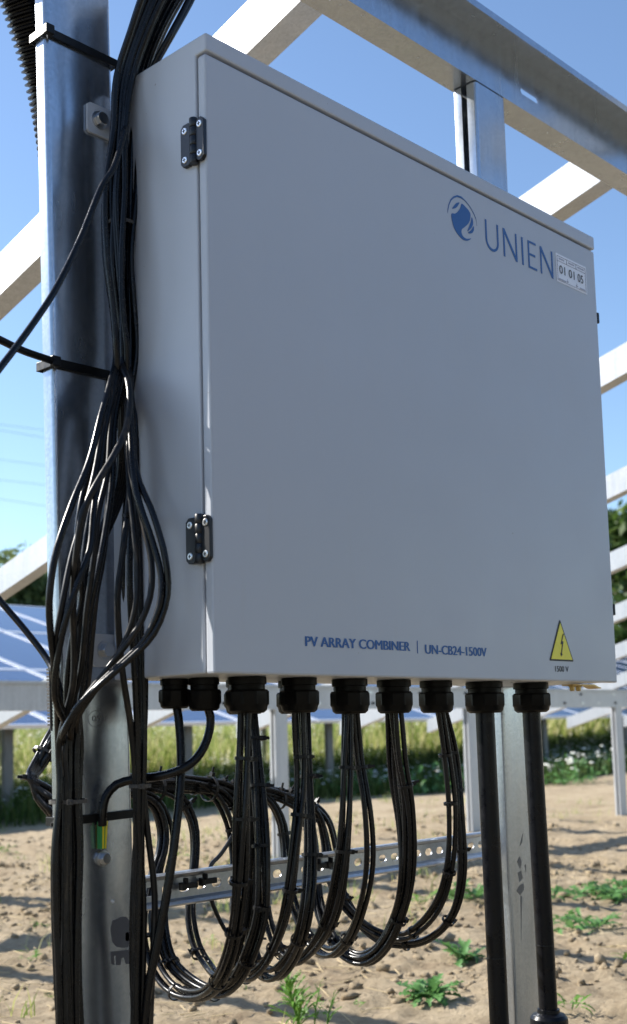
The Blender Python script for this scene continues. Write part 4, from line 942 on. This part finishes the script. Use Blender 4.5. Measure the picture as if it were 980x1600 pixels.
WE = [(675,1566,.105,52,'bushy grey green weed with lobed leaves in the foreground left of the conduits',LM,.02),
      (722,1501,.10,28,'lighter weed just behind the bushy one',LM,.02),
      (905,1450,.11,44,'spreading weed right of the conduits, nearer of the two large ones',LM,.10),
      (945,1402,.14,60,'largest leafy weed at the right picture edge',LM,.11),
      (985,1388,.15,22,'weed cut by the right picture edge beside the largest one',LM,.05),
      (728,1412,.12,36,'weed half hidden behind the rightmost cable loop',LM,.07),
      (668,1416,.10,20,'small pale weed behind the fourth cable loop',LY2,.05),
      (866,1408,.07,9,'tiny weed right beside the right conduit',LM,.02),
      (978,1512,.06,8,'tiny weed at the right edge above the lower corner',LY2,.01),
      (892,1585,.07,12,'dry looking weed tuft beside the conduit bell coupling',LY2,.02),
      (330,1478,.04,7,'seedling between the cable loop back legs',LY2,.01),(300,1342,.05,7,'seedling above the perforated rail at its left end',LY2,.02),
      (50,1500,.06,9,'seedling patch left of the near post',LY2,.05),(62,1448,.07,8,'grassy seedling by the clod left of the near post',LN,.02),(378,1548,.04,8,'seedling under the lowest cable loop',LY2,.01),
      (560,1580,.035,7,'seedling in the foreground middle',LY2,.01),(320,1440,.035,5,'seedling behind the cable loops',LY2,.01),(80,1560,.05,6,'seedling at the lower left beside the bundle',LN,.02),
      (555,1415,.05,6,'pale seedling behind the third loop',LY2,.03),(5,1335,.12,12,'weed tuft at the left picture edge beside the shadow',LN,.04)]
for px, py, s, n, lab, ms, sp in WE: weed(px, py, s, n, lab, ms, spread=sp)
# tall narrow-leaved plant under the loops
b = at(470, 1612, Z=G); t = empty('narrow_leaf_plant', (b.x, b.y, gz(b.x,b.y))); tag(t, 'upright bright green plant with narrow leaves below the cable loops', 'plant')
top = at(443, 1518, Y=b.y-.0); hgt = top.z-gz(b.x,b.y); lean = Vector((top.x-b.x, 0, 0))
stem = [Vector((b.x,b.y,gz(b.x,b.y)-.01))+lean*(k/6)**1.3+Vector((0,0,hgt*k/6)) for k in range(7)]
MB().tube(stem, [.004,.0038,.0035,.003,.0026,.002,.0012], 6).build('stem', Mweed2, t, smooth=180)
for k in range(84):
    f = .06+.92*(k/83); p = b+lean*f**1.3; o = link('leaf', random.choice(LN)); o.parent = t
    s = (.085*(1-f*.72)+.012)*random.uniform(.7,1.15); o.location = (p.x-b.x, 0, hgt*f); o.rotation_euler = (random.uniform(-.4,.4), random.uniform(-.85,-.15)-.35*f, 2.4*k); o.scale = (s,s*1.25,s)
for k in range(3):
    q = Vector((b.x+random.uniform(.01,.07), b.y+random.uniform(-.05,.03), 0)); z = gz(q.x,q.y); hh = random.uniform(.06,.11)
    MB().tube([(q.x,q.y,z-.01),(q.x+.01,q.y,z+hh*.5),(q.x+.028,q.y,z+hh)], [.0022,.002,.001], 5).build('stem', Mweed2, t, smooth=180)
    for j in range(16):
        f = .15+.85*j/15; o = link('leaf', random.choice(LN)); o.parent = t; s = .05*(1-f*.5)*random.uniform(.7,1.2)
        o.location = (q.x-b.x+.028*f, q.y-b.y, z-gz(b.x,b.y)+hh*f); o.rotation_euler = (0, random.uniform(-.9,-.3), 2.4*j); o.scale = (s,s*1.25,s)
# leafy plants along the shaded meadow edge
for k, (px, py) in enumerate(((655,1240),(690,1236),(620,1238),(880,1228),(905,1225),(560,1244),(945,1214),(760,1238))):
    bb = at(px, py, Z=G); tt = empty('leafy_plant', (bb.x,bb.y,gz(bb.x,bb.y)))
    tag(tt, f'{["leafy plant","broad leafy plant","low leafy plant","tall leafy plant","bright leafy plant","small leafy plant","white flowering plant","dark leafy plant"][k]} at the meadow edge {["behind the fourth cable loop","behind the fifth cable loop","left of the fourth loop","right of the conduits","between conduits and right edge post","behind the third cable loop","beside the right edge post","behind the left conduit"][k]}', 'plant', 'plants along the meadow edge')
    for j in range(70):
        o = link('leaf', random.choice(LM)); o.parent = tt; s = random.uniform(.06,.15); o.location = (random.uniform(-.35,.35), random.uniform(-.25,.25), random.uniform(0,.36)*random.random()); o.rotation_euler = (random.uniform(-.6,.6), random.uniform(-.9,.3), random.uniform(0,6.28)); o.scale = (s,s*1.2,s)
    if k in (3,4,6):
        for j in range(9):
            f_ = MB().lathe((bb.x+random.uniform(-.22,.22), bb.y+random.uniform(-.2,.2), gz(bb.x,bb.y)+random.uniform(.15,.36)), [(.01,0),(.035*random.uniform(.6,1),.008),(.02,.02),(.004,.026)], 8); f_.build('flower_head', Mflow, tt, smooth=60)
